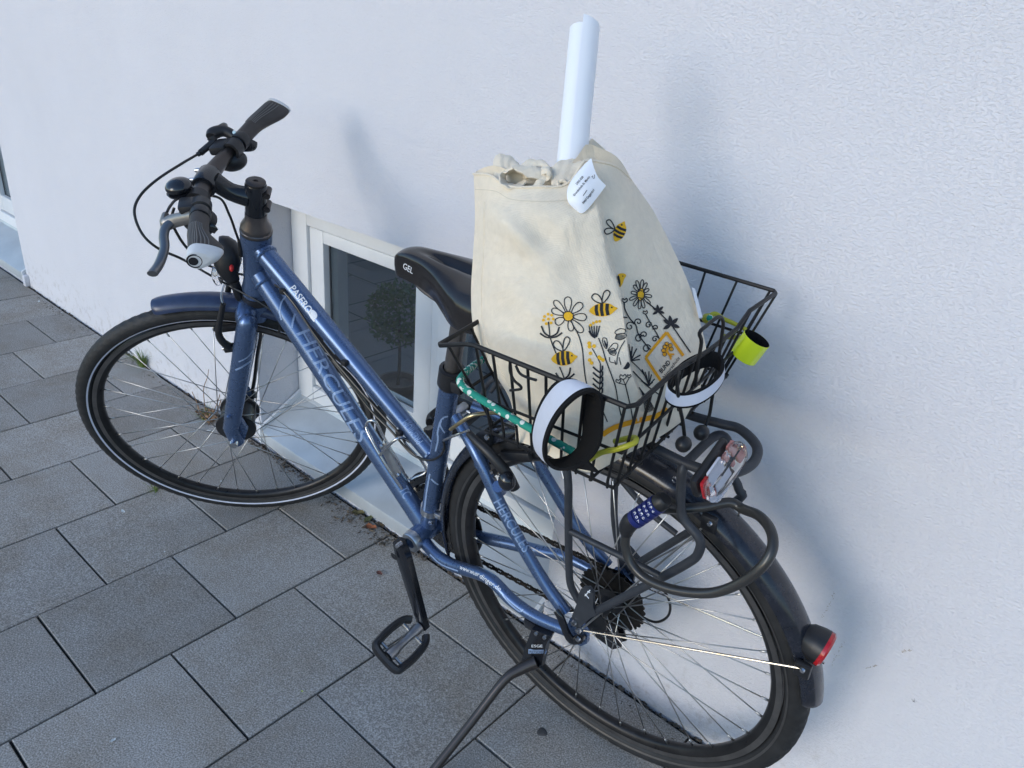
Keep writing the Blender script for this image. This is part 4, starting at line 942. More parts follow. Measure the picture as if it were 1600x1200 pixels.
part('screw', 'steel', rg, lambda g: g.lathe([(0.003, 0.003), (0.0042, 0.003), (0.0046, 0)], by(1055, 749, 0.027), BY, 12))
# tail lamp on the mudguard
tl = by(1272, 1003, 0.0); tdir = (-BX*0.97-BZ*0.22+BY*0.0).normalized()
tail = P('tail_lamp', 'black', lambda g: g.lathe([(0.0, -0.022), (0.014, -0.020), (0.022, -0.010), (0.0255, 0.004), (0.0262, 0.012), (0.0, 0.012)], tl, tdir, 28))
part('lens', 'red', tail, lambda g: g.lathe([(0.0262, 0.012), (0.0265, 0.017), (0.0235, 0.020), (0.0, 0.0215)], tl, tdir, 28))
# ---------------------------------------------------------------- rear brake
RB0 = by(805, 764, 0.045); RB1 = by(740, 690, 0.05)
ra = P('brake_arm', 'black', lambda g: (g.tube([RB0, by(790, 738, 0.052), by(768, 712, 0.056), by(745, 690, 0.054), by(732, 676, 0.048)], [0.0085, 0.010, 0.0085, 0.007, 0.006], 12, sub=4, flat=0.7)))
part('pivot_cap', 'gloss', ra, lambda g: g.ball(by(792, 752, 0.060), 0.015, 0.014, 0.017, BX, BY, BZ, 18, 10))
part('brake_pad', 'black', ra, lambda g: g.box(by(807, 712, 0.022), 0.066, 0.012, 0.018, (BX*0.93-BZ*0.37).normalized(), BY, (BZ*0.93+BX*0.37).normalized(), bev=0.004))
part('pad_holder', 'black', ra, lambda g: g.box(by(760, 684, 0.026), 0.032, 0.018, 0.022, (BX*0.93-BZ*0.37).normalized(), BY, (BZ*0.93+BX*0.37).normalized(), bev=0.004))
part('pivot_bolt', 'steel', ra, lambda g: g.lathe([(0, 0.003), (0.004, 0.003), (0.005, 0)], by(761, 683, 0.036), BY, 10))
for x, y in ((766, 737), (773, 748)): part('spring_bolt', 'alu', ra, lambda g: g.lathe([(0.002, 0.004), (0.0045, 0.004), (0.005, 0)], by(x, y, 0.050), BY, 10))
P('brake_arm', 'black', lambda g: g.tube([mirror(RB0), L(0.205, -0.052, 0.235), L(0.225, -0.05, 0.27)], [0.0085, 0.009, 0.006], 10, sub=4))
P('brake_noodle', 'brass', lambda g: g.tube([by(704, 671, 0.06), by(718, 661, 0.06), by(736, 650, 0.055), by(756, 646, 0.04), by(778, 645, 0.02)], 0.0034, 10, sub=5))
P('brake_wire', 'steel', lambda g: g.tube([by(693, 688, 0.05), by(712, 680, 0.055), by(733, 672, 0.05)], 0.0022, 8, sub=4))
P('brake_boss', 'paint', lambda g: g.tube([by(783, 766, 0.050), by(778, 760, 0.064)], 0.010, 14))
# quick release lever at the rear axle
P('quick_release', 'gloss', lambda g: (g.tube([by(905, 998, 0.075), by(893, 1000, 0.082), by(884, 985, 0.086), by(876, 965, 0.088), by(869, 954, 0.088)], [0.010, 0.0075, 0.0065, 0.0065, 0.0055], 10, sub=4, flat=0.7), g.tube([L(0, 0.06, 0), by(905, 998, 0.085)], 0.008, 12)))
P('axle_nut', 'steel', lambda g: g.lathe([(0, 0.004), (0.004, 0.004), (0.005, 0)], by(904, 998, 0.086), BY, 12))
P('eyelet_screw', 'steel', lambda g: g.lathe([(0.0015, 0.005), (0.005, 0.005), (0.0056, 0)], by(898, 972, 0.080), BY, 14))
P('eyelet_screw', 'steel', lambda g: g.lathe([(0.0015, 0.005), (0.005, 0.005), (0.0056, 0)], by(905, 984, 0.080), BY, 14))
# ---------------------------------------------------------------- luggage rack
rack = P('luggage_rack', 'rack', lambda g: g.tube([L(0.165, 0.052, 0.424)]+[by(x, y, 0.055) for x, y in ((960, 668), (1013, 695), (1079, 727), (1132, 740))]+[bz(1173, 727, 0.422), bz(1183, 699, 0.420), bz(1157, 671, 0.419)]+[by(x, y, -0.055) for x, y in ((1126, 662), (1070, 646))]+[L(0.04, -0.055, 0.415), L(0.165, -0.052, 0.418)], 0.0068, 12, sub=6))
def rt(pts, r=0.0062, nm='rack_strut'): part(nm, 'rack', rack, lambda g: g.tube(pts, r, 12, sub=5))
rt([L(0.058, 0.058, 0.418)]+[by(x, y, 0.068) for x, y in ((887, 745), (888, 800), (889, 884), (892, 915), (905, 940))])
rt([by(925, 958, 0.072), by(1000, 920, 0.070), by(1074, 880, 0.068), by(1092, 862, 0.067), by(1092, 840, 0.066), by(1066, 806, 0.064), by(1064, 760, 0.062), by(1068, 728, 0.058)]+[bz(1079, 716, 0.405), bz(1118, 681, 0.402)]+[L(-0.148, -0.058, 0.39), L(-0.150, -0.064, 0.345), L(-0.172, -0.066, 0.31), L(-0.165, -0.067, 0.275), L(-0.02, -0.072, 0.06)], 0.0066)
rt([by(889, 829, 0.068), by(940, 854, 0.070), by(985, 876, 0.071), by(1032, 900, 0.069)], 0.0052)
rt([L(0.058, -0.058, 0.412), L(0.036, -0.068, 0.32), L(0.030, -0.068, 0.15), L(0.014, -0.070, 0.06)])
rt([L(0.034, -0.068, 0.24), L(-0.03, -0.070, 0.19), L(-0.085, -0.068, 0.17)], 0.0052)
for x in (0.155, 0.06, -0.06): rt([L(x, 0.054, 0.423), L(x, 0, 0.418), L(x, -0.054, 0.416)], 0.0045, 'rack_crossbar')
rt([L(0.165, 0.025, 0.424), L(0.21, 0.024, 0.40), L(0.245, 0.014, 0.345)], 0.004); rt([L(0.165, -0.025, 0.420), L(0.21, -0.024, 0.396), L(0.245, -0.014, 0.345)], 0.004)
part('foot_plate', 'rack', rack, lambda g: g.prism([by(x, y, 0.073) for x, y in ((905, 938), (908, 922), (914, 915), (924, 915), (930, 925), (930, 945), (935, 957), (926, 962), (908, 978), (896, 974), (897, 958))], BY, 0.006))
part('foot_emblem', 'white_print', rack, lambda g: [g.tube([by(*a, 0.0795), by(*b, 0.0795)], 0.0009, 4) for a, b in (((914, 928), (920, 935)), ((922, 922), (914, 931)), ((918, 924), (922, 926)))])
part('foot_plate', 'rack', rack, lambda g: g.prism([L(x, -0.073, z) for x, z in ((0.022, 0.07), (0.0, 0.085), (-0.02, 0.07), (-0.012, 0.0), (0.012, 0.0))], -BY, 0.006))
# light and reflector at the back of the rack: black base, red fields, clear shell
rx0 = L(-0.186, 0.0, 0.398)
ra1, ra2 = bxp(1093, 770, -0.190), bxp(1144, 697, -0.190); rc = (ra1+ra2)/2; ru = (ra2-ra1).normalized(); rlen = (ra2-ra1).length
rn = (-BX*0.96+BZ*0.18); rn = (rn-ru*rn.dot(ru)).normalized(); rv = rn.cross(ru)
rl = P('rack_lamp', 'black', lambda g: g.box(rc-rn*0.008, rlen*0.98, 0.030, 0.012, ru, rv, rn, bev=0.006))
for f in (-0.38, 0.40): part('red_field', 'palered' if f > 0 else 'red', rl, lambda g: g.box(rc+ru*rlen*f+rn*0.003, rlen*0.18, 0.025, 0.006, ru, rv, rn, bev=0.002))
part('red_field', 'palered', rl, lambda g: g.box(rc+ru*rlen*0.20+rn*0.003, rlen*0.10, 0.016, 0.006, ru, rv, rn, bev=0.002))
part('silver_field', 'bandwhite', rl, lambda g: g.box(rc-ru*rlen*0.08+rn*0.002, rlen*0.38, 0.026, 0.005, ru, rv, rn, bev=0.002))
part('clear_cover', 'clear', rl, lambda g: g.box(rc+rn*0.012, rlen*1.02, 0.033, 0.022, ru, rv, rn, bev=0.010))
# ---------------------------------------------------------------- bottle cage
bc = P('bottle_cage', 'steel', lambda g: g.tube([by(x, y, yy) for x, y, yy in ((628, 764, 0.022), (610, 738, 0.03), (594, 712, 0.034), (580, 686, 0.032), (572, 668, 0.026), (575, 659, 0.022), (582, 657, 0.018), (589, 662, 0.014), (600, 684, 0.010), (620, 718, 0.006), (637, 747, -0.006), (650, 745, -0.02), (666, 737, -0.035), (660, 722, -0.035), (654, 714, -0.03))], 0.0030, 10, sub=5))
part('cage_hoop', 'steel', bc, lambda g: g.tube([by(594, 711, 0.034), by(602, 702, 0.045), by(614, 690, 0.042), by(626, 684, 0.030), by(640, 690, 0.0)], 0.0030, 10, sub=5))
part('cage_plate', 'alu', bc, lambda g: g.prism([by(x, y, 0.024) for x, y in ((592, 696), (602, 692), (626, 738), (622, 746), (616, 746))], -BY, 0.003))
for x, y in ((596, 697), (622, 742)): part('cage_screw', 'steel', bc, lambda g: g.lathe([(0, 0.003), (0.003, 0.003), (0.0045, 0)], by(x, y, 0.026), BY, 12))
# front derailleur band and cage at the seat tube
fd = BB+sdir*0.066
fdp = P('front_derailleur', 'alu', lambda g: (g.lathe([(0.018, -0.008), (0.0205, -0.008), (0.0205, 0.008), (0.018, 0.008)], lp(fd), BM @ sdir, 24), g.box(L(fd.x-0.026, 0.004, fd.z-0.002), 0.018, 0.012, 0.014, BX, BY, BZ, bev=0.003)))
part('cage', 'black', fdp, lambda g: (g.box(L(fd.x-0.03, -0.040, fd.z+0.01), 0.07, 0.014, 0.03, BX, BY, BZ, bev=0.004), g.tube([L(fd.x-0.026, 0.0, fd.z-0.016), L(fd.x-0.028, -0.03, fd.z-0.006)], 0.009, 10)))
part('screw', 'steel', fdp, lambda g: g.lathe([(0.002, 0.004), (0.0045, 0.004), (0.005, 0)], by(674, 816, 0.014), BY, 12))
# ---------------------------------------------------------------- lettering and lines on the frame
bd = bvh_of([down]); bt = bvh_of([topt]); bs = bvh_of([seat]); bss = bvh_of([sstay]); bcs = bvh_of([cstay]); bfl = bvh_of([fleg]); bsad = bvh_of([saddle])
def deco(name, m, parent, fn): g = G(); fn(g); return g.build(name, m, parent, smooth=False, fix=True)
deco('lettering', 'decal', down, lambda g: write(g, bd, 'HERCULES', (463, 521), (559, 692), (20, -7.5)))
deco('stripe', 'decal', down, lambda g: stroke(g, bd, [(447, 462), (440, 472), (437, 486), (440, 500)], 2.5))
deco('stripe', 'decal', down, lambda g: stroke(g, bd, [(461, 490), (458, 500), (456, 512)], 3.2))
deco('small_lettering', 'decal', down, lambda g: write(g, bd, 'TC', (623, 765), (631, 780), (13, -7), bold=0.01))
deco('lettering', 'white_print', topt, lambda g: (write(g, bt, 'PASERO', (452, 451), (481, 490), (8.5, -6), bold=0.015), blob(g, bt, [(484, 484), (492, 486), (496, 494), (490, 499)], 3), stroke(g, bt, [(482, 487), (487, 496), (492, 502)], 3, 3)))
deco('small_lettering', 'decal', topt, lambda g: write(g, bt, 'PREMIUM', (661, 689), (637, 655), (-9, 6)))
deco('stripe', 'decal', seat, lambda g: (stroke(g, bs, [(700, 650), (690, 655), (684, 675), (684, 690), (672, 740), (667, 768), (663, 800)], 2.6, 3)))
deco('stripe', 'decal', seat, lambda g: stroke(g, bs, [(690, 657), (688, 663), (692, 672), (695, 676)], 2.4, 3))
deco('stripe', 'decal', seat, lambda g: stroke(g, bs, [(674, 748), (680, 754), (685, 757)], 2.4, 3))
deco('lettering', 'decal', sstay, lambda g: write(g, bss, 'HERCULES', (771, 785), (818, 864), (12, -7), bold=0.008))
deco('lettering', 'white_print', cstay, lambda g: write(g, bcs, 'www.wuer', (718, 889), (748, 901), (2.6, -6.5)))
deco('lettering', 'white_print', cstay, lambda g: write(g, bcs, 'dinger.de', (749, 902), (781, 924), (3.6, -6.0)))
deco('stripe', 'decal', cstay, lambda g: stroke(g, bcs, [(672, 866), (690, 882), (716, 892)], 2, 3))
deco('stripe', 'decal', cstay, lambda g: stroke(g, bcs, [(786, 930), (796, 942), (812, 955), (818, 952)], 2.2, 3))
deco('stripe', 'decal', fleg, lambda g: stroke(g, bfl, [(373, 565), (385, 559), (394, 549), (399, 543)], 2.2, 3))
deco('stripe', 'decal', fleg, lambda g: stroke(g, bfl, [(368, 578), (380, 572), (392, 563)], 2.8, 3))
deco('lettering', 'white_print', saddle, lambda g: write(g, bsad, 'GEL', (630, 419), (645, 428), (1.5, -9)))
bks = bvh_of([ks])
deco('label_plate', 'decal', ks, lambda g: blob(g, bks, [(826, 1014), (853, 1014), (854, 1018), (852, 1022), (826, 1021)], 0))
deco('lettering', 'ink', ks, lambda g: write(g, bks, 'PLETSCHER', (828, 1020.3), (851, 1020.3), (0, -4.4), lift=0.0012))
deco('size_lettering', 'white_print', ks, lambda g: write(g, bks, 'ESGE', (831, 1011), (848, 1011), (0, -4)))
# ================================================================ THINGS ON THE BICYCLE
# ---------------------------------------------------------------- wire basket on the rack
FLt, RLt, RRt, FRt = by(683, 540, 0.205), by(988, 639, 0.204), by(1215, 456, -0.204), by(957, 380, -0.203)
flb, rlb, rrb, frb = L(0.100, 0.166, 0.436), L(-0.098, 0.166, 0.436), L(-0.097, -0.156, 0.430), L(0.100, -0.156, 0.430)
bk = thing('wire_basket', 'black wire basket mounted across the bicycle rear rack', 'basket', L(0, 0, 0.424), BM)
def W(pts, r, nm, sub=0, closed=False): return part(nm, 'wire', bk, lambda g: g.tube(pts, r, 8, sub=sub, closed=closed))
def rounded(c, f=0.06):
    out = []
    for i, p in enumerate(c):
        a, b = c[i-1], c[(i+1) % len(c)]
        out += [p+(a-p).normalized()*0.018, p+(a-p).normalized()*0.006+(b-p).normalized()*0.006, p+(b-p).normalized()*0.018]
    return out
r1, r2 = bxp(1057, 578, loc(RLt).x+0.004), bxp(1151, 514, loc(RRt).x)
r3 = bxp(1171, 486, loc(RRt).x)
fkink = by(735, 537, 0.205)
rim = W(rounded([FLt, fkink+BZ*0.0, RLt, RRt, FRt])[:0] + [FLt+(FRt-FLt)*0.06, FLt+(FRt-FLt)*0.012, FLt+(fkink-FLt)*0.10, fkink-(fkink-FLt)*0.14, fkink+(RLt-fkink)*0.03, FLt.lerp(RLt, 0.5)*0+fkink.lerp(RLt, 0.5), RLt-(RLt-fkink)*0.03, RLt+(r1-RLt)*0.10, r1, r1.lerp(r2, 0.5)-BZ*0.004, r2, r3, RRt-(RRt-r3)*0.08, RRt+(FRt-RRt)*0.02, RRt.lerp(FRt, 0.5), FRt-(FRt-RRt)*0.02, FRt+(FLt-FRt)*0.02, FRt.lerp(FLt, 0.5)], 0.0031, 'rim', closed=True)
botr = W([flb, rlb, rrb, frb], 0.0026, 'bottom_ring', closed=True)
def side(a0, a1, b0, b1, n, lo=0.04, hi=0.96):
    for i in range(n):
        t = lo+(hi-lo)*i/(n-1); p, q = a0.lerp(a1, t), b0.lerp(b1, t)
        inw = ((b0+b1+rlb+rrb+flb+frb)/6*0+(flb+rlb+rrb+frb)/4-q); inw.normalize()
        W([p-BZ*0.002, q+BZ*0.006, q-BZ*0.003, q+inw*0.012-BZ*0.003], 0.0019, 'wire')
side(fkink, RLt, flb, rlb, 9); side(RLt, r1, rlb, rlb.lerp(rrb, 0.30), 4, 0.12, 0.98); side(r1, r2, rlb.lerp(rrb, 0.36), rlb.lerp(rrb, 0.74), 6, 0.1, 0.98); side(r3, RRt, rlb.lerp(rrb, 0.80), rrb, 3)
side(RRt, FRt, rrb, frb, 6); side(FRt, FLt, frb, flb, 9)
m1 = 0.52
W([FLt.lerp(flb, m1), RLt.lerp(rlb, m1), RRt.lerp(rrb, m1), FRt.lerp(frb, m1)], 0.0024, 'middle_ring', closed=True)
for i in range(1, 6): W([flb.lerp(rlb, i/6)-BZ*0.0045, frb.lerp(rrb, i/6)-BZ*0.0045], 0.0020, 'floor_wire')
for i in range(1, 9): W([flb.lerp(frb, i/9)-BZ*0.009, rlb.lerp(rrb, i/9)-BZ*0.009], 0.0020, 'floor_wire')
# bent wire hooks at the rim
lx = loc(RLt).x
W([bxp(x, y, lx-0.004) for x, y in ((1086, 603), (1090, 570), (1096, 535), (1093, 520), (1104, 509), (1123, 495), (1130, 504), (1127, 530), (1122, 565), (1113, 620), (1108, 650), (1098, 676))], 0.0023, 'hook', sub=4)
W([bxp(x, y, lx-0.004) for x, y in ((1062, 580), (1058, 600), (1063, 640), (1067, 660), (1071, 700), (1066, 704))], 0.0023, 'hook', sub=4)
W([by(x, y, 0.206) for x, y in ((797, 566), (797, 580), (803, 594), (813, 603), (813, 608), (797, 610))], 0.0017, 'hook', sub=4)
W([by(x, y, 0.206) for x, y in ((806, 571), (812, 583), (822, 589), (838, 594))], 0.0017, 'hook', sub=4)
for x, y in ((1096, 676), (1068, 694)):
    part('clamp_knob', 'black', bk, lambda g: g.ball(bxp(x, y, lx-0.010), 0.010, 0.011, 0.010, BX, BY, BZ, 14, 8))
# ---------------------------------------------------------------- cotton bag
bagA = bz(905, 745, 0.437); bagN = (-ray(900, 520)).normalized()
def bp_(px, py, d): return hit(px, py, bagA+bagN*d, bagN)
ROWS = [
 [(740, 272, -.060), (765, 274, -.032), (795, 291, -.012), (840, 292, .0), (885, 288, .0), (912, 252, -.004), (922, 250, -.010), (962, 260, -.036), (986, 282, -.080)],
 [(742, 338, -.062), (765, 342, -.022), (800, 345, .010), (850, 345, .016), (905, 338, .016), (936, 332, .010), (938, 332, -.012), (984, 333, -.036), (1020, 328, -.090)],
 [(739, 400, -.072), (765, 402, -.030), (805, 405, .004), (855, 405, .012), (915, 402, .017), (948, 398, .012), (950, 398, -.020), (1005, 397, -.044), (1052, 390, -.095)],
 [(736, 460, -.080), (762, 462, -.035), (808, 465, -.002), (860, 465, .016), (925, 460, .020), (967, 454, .012), (969, 454, -.028), (1025, 455, -.050), (1077, 446, -.098)],
 [(741, 518, -.080), (768, 524, -.036), (815, 528, .0), (868, 528, .015), (930, 524, .019), (977, 518, .012), (979, 518, -.034), (1035, 518, -.055), (1094, 503, -.098)],
 [(766, 572, -.076), (792, 580, -.036), (835, 586, -.004), (885, 588, .010), (935, 585, .015), (985, 577, .010), (987, 577, -.036), (1045, 573, -.056), (1104, 556, -.094)],
 [(798, 628, -.070), (820, 636, -.042), (855, 645, -.014), (900, 650, .000), (945, 648, .004), (1000, 632, -.004), (1003, 631, -.036), (1050, 622, -.054), (1094, 606, -.084)],
 [(806, 690, -.062), (830, 697, -.047), (865, 716, -.024), (900, 737, -.010), (930, 738, -.008), (985, 707, -.034), (992, 704, -.038), (1035, 680, -.060), (1070, 655, -.075)]]
from mathutils import noise as mnoise
def patch(c0, c1, ns=5, nr=6):
    cols_ = []
    sub = [[bp_(*q) for q in r[c0:c1+1]] for r in ROWS]
    rows_ = [catmull(r, ns) for r in sub]
    cols_ = [catmull([r[j] for r in rows_], nr) for j in range(len(rows_[0]))]
    return [[cols_[j][i] for j in range(len(cols_))] for i in range(len(cols_[0]))]
PL, PR = patch(0, 5), patch(6, 8)
FR_ = [a+b for a, b in zip(PL, PR)]
nI, nJ = len(FR_), len(FR_[0])
def crease(px, py, ax_, ay_, bx_, by_, wd):       # ridge along a line in the cloth (given where the photo shows the fold)
    t = max(0, min(1, ((px-ax_)*(bx_-ax_)+(py-ay_)*(by_-ay_))/((bx_-ax_)**2+(by_-ay_)**2)))
    dx, dy = px-(ax_+(bx_-ax_)*t), py-(ay_+(by_-ay_)*t); return math.exp(-(dx*dx+dy*dy)/(wd*wd))*math.sin(math.pi*min(1, 0.15+t*0.85))
def topx(p): d = p-EYE; z = d.dot(FW); return 800+FPX*d.dot(RT)/z, 600-FPX*d.dot(UP)/z
for i in range(nI):
    for j in range(nJ):
        p = FR_[i][j]; e = min(1, j/4, (nJ-1-j)/3, i/3)
        n1 = mnoise.noise(p*14)*0.004+mnoise.noise(p*34+V((3, 1, 2)))*0.0016
        x, y = topx(p)
        c = 0.85*(0.010*crease(x, y, 765, 330, 880, 430, 16)-0.009*crease(x, y, 790, 320, 890, 400, 18)+0.008*crease(x, y, 750, 470, 800, 640, 14)-0.006*crease(x, y, 735, 400, 775, 560, 12)+0.006*crease(x, y, 900, 340, 840, 470, 20)-0.006*crease(x, y, 1000, 300, 1030, 480, 22)+0.007*crease(x, y, 770, 420, 860, 520, 22)-0.006*crease(x, y, 900, 420, 960, 560, 20))
        FR_[i][j] = p+bagN*(n1+c)*e
BKD = (BM @ V((0.50, -0.86, 0.0))).normalized()
bag = thing('tote_bag', 'cream cotton tote bag printed with bees and flowers standing in the wire basket', 'bag', L(0, 0.02, 0.437), BM)
def bagfn(g):
    back = []
    for i in range(nI):
        v = i/(nI-1); row = []
        for j in range(nJ):
            u = j/(nJ-1); th = (0.035+0.115*min(1, v*1.6))*(math.sin(math.pi*u)**0.6 if 0 < u < 1 else 0)
            q = FR_[i][j]+BKD*th; lq_ = loc(q)
            if lq_.z < 0.4395: q = L(lq_.x, lq_.y, 0.4395)
            row.append(q)
        back.append(row)
    g.grid(FR_); g.grid([r[::-1] for r in back])
    g.grid([FR_[-1], back[-1]])
bagb = part('front_panel', 'cloth', bag, lambda g: g.grid(FR_), ang=70)
backg = G()
def backfn(g):
    back = []
    for i in range(nI):
        v = i/(nI-1); row = []
        for j in range(nJ):
            u = j/(nJ-1); th = (0.040+0.115*min(1, v*1.6))*(math.sin(math.pi*u)**0.6 if 0 < u < 1 else 0)
            q = FR_[i][j]+BKD*th; lq_ = loc(q)
            if i == 0: q = q+BZ*0.012*math.sin(math.pi*u)
            if lq_.z < 0.440: q = L(lq_.x, lq_.y, 0.440)
            row.append(q)
        back.append(row)
    g.grid(back); g.grid([FR_[-1], back[-1]])
part('back_panel', 'cloth', bag, backfn, ang=70)
bb_ = bvh_of([bagb])
# hem along the top edge, side seam, corner of the back panel, knotted handles
hem = G()
part('hem', 'cloth', bag, lambda g: g.tube([p+bagN*0.0006 for p in FR_[0]], 0.0016, 6))
part('hem', 'cloth', bag, lambda g: g.tube([p for p in [FR_[i][3].lerp(FR_[i][4], 0.5)+bagN*0.0004 for i in range(4, nI-8)]], 0.0007, 5))
part('hem_stitching', mat('stitch_thread', (0.62, 0.55, 0.43), 0.9), bag, lambda g: stroke(g, bb_, [(743, 296), (775, 299), (800, 312), (850, 315), (888, 313)], 0.9, 6, 0.0006))
tri = [(886, 262, -.075), (904, 236, -.085), (925, 216, -.09), (944, 232, -.098), (965, 255, -.10), (962, 275, -.09), (920, 282, -.07), (892, 282, -.07)]
part('back_corner', 'cloth', bag, lambda g: g.prism([bp_(*q) for q in tri], -bagN, 0.003), smooth=False)
def strip(A_, B_, nm='handle', th=0.0016, n=6):       # folded cotton band between two edges
    A2 = catmull([bp_(*q) for q in A_], n); B2 = catmull([bp_(*q) for q in B_], n)
    def fn(g):
        rows = []
        for i in range(len(A2)):
            tg = (A2[min(i+1, len(A2)-1)]-A2[max(i-1, 0)])+(B2[min(i+1, len(A2)-1)]-B2[max(i-1, 0)]); ac = B2[i]-A2[i]
            nn = tg.cross(ac); nn = nn.normalized() if nn.length > 1e-9 else bagN
            if nn.dot(EYE-A2[i]) < 0: nn = -nn
            m = [A2[i].lerp(B2[i], f)+nn*0.0022*math.sin(f*math.pi)+nn*0.0008*math.sin(i*0.9+f*7) for f in (0, 0.2, 0.4, 0.6, 0.8, 1)]
            rows.append(m+[p-nn*th for p in m[::-1]])
        g.grid(rows, closed=True); k = len(rows[0]); g.add(rows[0], [tuple(range(k))]); g.add(rows[-1], [tuple(range(k-1, -1, -1))])
    return part(nm, 'cloth', bag, fn, ang=50)
# band rising at the left and bending over to the knot
strip([(766, 292, -.052), (770, 262, -.060), (774, 243, -.066), (788, 241, -.070), (801, 246, -.070), (811, 256, -.064)], [(784, 292, -.040), (786, 276, -.046), (790, 266, -.052), (796, 262, -.054), (804, 264, -.054), (812, 268, -.052)])
# front loop: one can look into it
strip([(824, 283, -.016), (812, 291, -.010), (796, 293, -.006), (784, 287, -.006), (781, 277, -.010), (788, 267, -.016), (803, 263, -.020), (820, 268, -.020), (828, 276, -.018)], [(812, 285, -.036), (806, 288, -.036), (798, 287, -.036), (791, 283, -.036), (790, 277, -.038), (794, 272, -.042), (804, 270, -.044), (814, 274, -.042), (818, 279, -.040)])
strip([(786, 270, -.014), (800, 259, -.016), (820, 258, -.016), (840, 261, -.016), (856, 268, -.014)], [(800, 262, -.008), (812, 268, -.006), (826, 276, -.006), (842, 279, -.008), (858, 277, -.010)])
strip([(812, 262, -.034), (822, 250, -.038), (838, 249, -.036), (852, 252, -.030), (861, 264, -.020)], [(818, 270, -.026), (828, 262, -.026), (840, 259, -.024), (850, 262, -.020), (858, 272, -.014)])
strip([(846, 262, -.018), (854, 260, -.012), (861, 266, -.008), (862, 276, -.008), (856, 284, -.010)], [(846, 274, -.010), (851, 271, -.006), (855, 273, -.004), (855, 277, -.006), (850, 282, -.010)], 'knot')
strip([(858, 268, -.022), (868, 255, -.028), (884, 249, -.034), (900, 249, -.036), (911, 253, -.030)], [(862, 290, -.008), (872, 288, -.006), (884, 286, -.006), (894, 280, -.010), (904, 268, -.014)])
strip([(868, 290, -.004), (872, 281, -.004), (880, 279, -.003), (886, 283, -.003), (888, 289, -.004)], [(874, 291, -.002), (876, 286, -.002), (880, 285, -.001), (883, 287, -.001), (884, 291, -.002)])
strip([(857, 276, -.010), (850, 286, -.006), (846, 296, -.004)], [(838, 282, -.010), (833, 289, -.006), (828, 296, -.004)])
# --- the print
def z3(*pts): return [(800+x/5, 420+y/5) for x, y in pts]
def ink(nm, m, fn): g = G(); fn(g); return g.build(nm, m, bag, smooth=False) if g.f else None
def ell(cx, cy, rx, ry, rot, n=14): return [(cx+rx*math.cos(a)*math.cos(rot)-ry*math.sin(a)*math.sin(rot), cy+rx*math.cos(a)*math.sin(rot)+ry*math.sin(a)*math.cos(rot)) for a in [2*math.pi*i/n for i in range(n)]]
def bee(cx, cy, ln, wd, rot, wings=True, clip=None):
    def T(x, y): return (cx+x*math.cos(rot)-y*math.sin(rot), cy+x*math.sin(rot)+y*math.cos(rot))
    body = [(-1.12, 0.0), (-0.88, -0.50), (-0.45, -0.90), (0.1, -1.0), (0.6, -0.80), (0.92, -0.35), (1.18, -0.05), (0.92, 0.32), (0.6, 0.78), (0.1, 1.0), (-0.45, 0.90), (-0.88, 0.50)]
    ink('bee_body_print', 'yellowink', lambda g: blob(g, bb_, [T(x*ln, y*wd) for x, y in body], 3, 0.0007, 4))
    def stripes(g):
        for s0 in (-0.62, -0.20, 0.24):
            h_ = lambda t: 0.93*math.sqrt(max(0, 1-(t/1.05)**2))
            pts = [(s0, -h_(s0)), (s0+0.26, -h_(s0+0.26)), (s0+0.20, 0), (s0+0.26, h_(s0+0.26)), (s0, h_(s0)), (s0-0.06, 0)]
            blob(g, bb_, [T(x*ln, y*wd) for x, y in pts], 0, 0.0012, 3)
        blob(g, bb_, ell(*T(0.70*ln, -0.25*wd), 1.4, 1.4, 0, 8), 0, 0.0012, 1)
    ink('bee_stripe_print', 'ink', stripes)
    if wings:
        def wf(g):
            for pts in ([(-0.05, -0.98), (-0.55, -1.35), (-0.82, -1.95), (-0.62, -2.45), (-0.30, -2.30), (-0.08, -1.65)], [(0.0, -0.98), (0.02, -1.75), (0.18, -2.55), (0.45, -2.85), (0.66, -2.40), (0.40, -1.60)]):
                stroke(g, bb_, [T(x*ln, y*wd) for x, y in pts], 1.8, 5, 0.0009, closed=True)
        ink('bee_wing_print', 'ink', wf)
bee(942, 484, 19.5, 10.5, -0.08); bee(881.5, 559.5, 18, 11.5, -0.10); bee(968, 362, 15, 9.0, -1.13, True)
ink('bee_body_print', 'yellowink', lambda g: blob(g, bb_, [(965, 430), (970, 427), (976, 428), (978, 431), (975, 436), (972, 444), (968, 449), (967, 441)], 3, 0.0008, 3))
ink('bee_stripe_print', 'ink', lambda g: (blob(g, bb_, [(963.5, 432), (966.5, 430), (968.5, 438), (969, 447), (967.5, 449), (966, 442)], 0, 0.0014, 2), blob(g, bb_, ell(972.5, 431.5, 1.0, 1.0, 0, 8), 0, 0.0014, 1)))
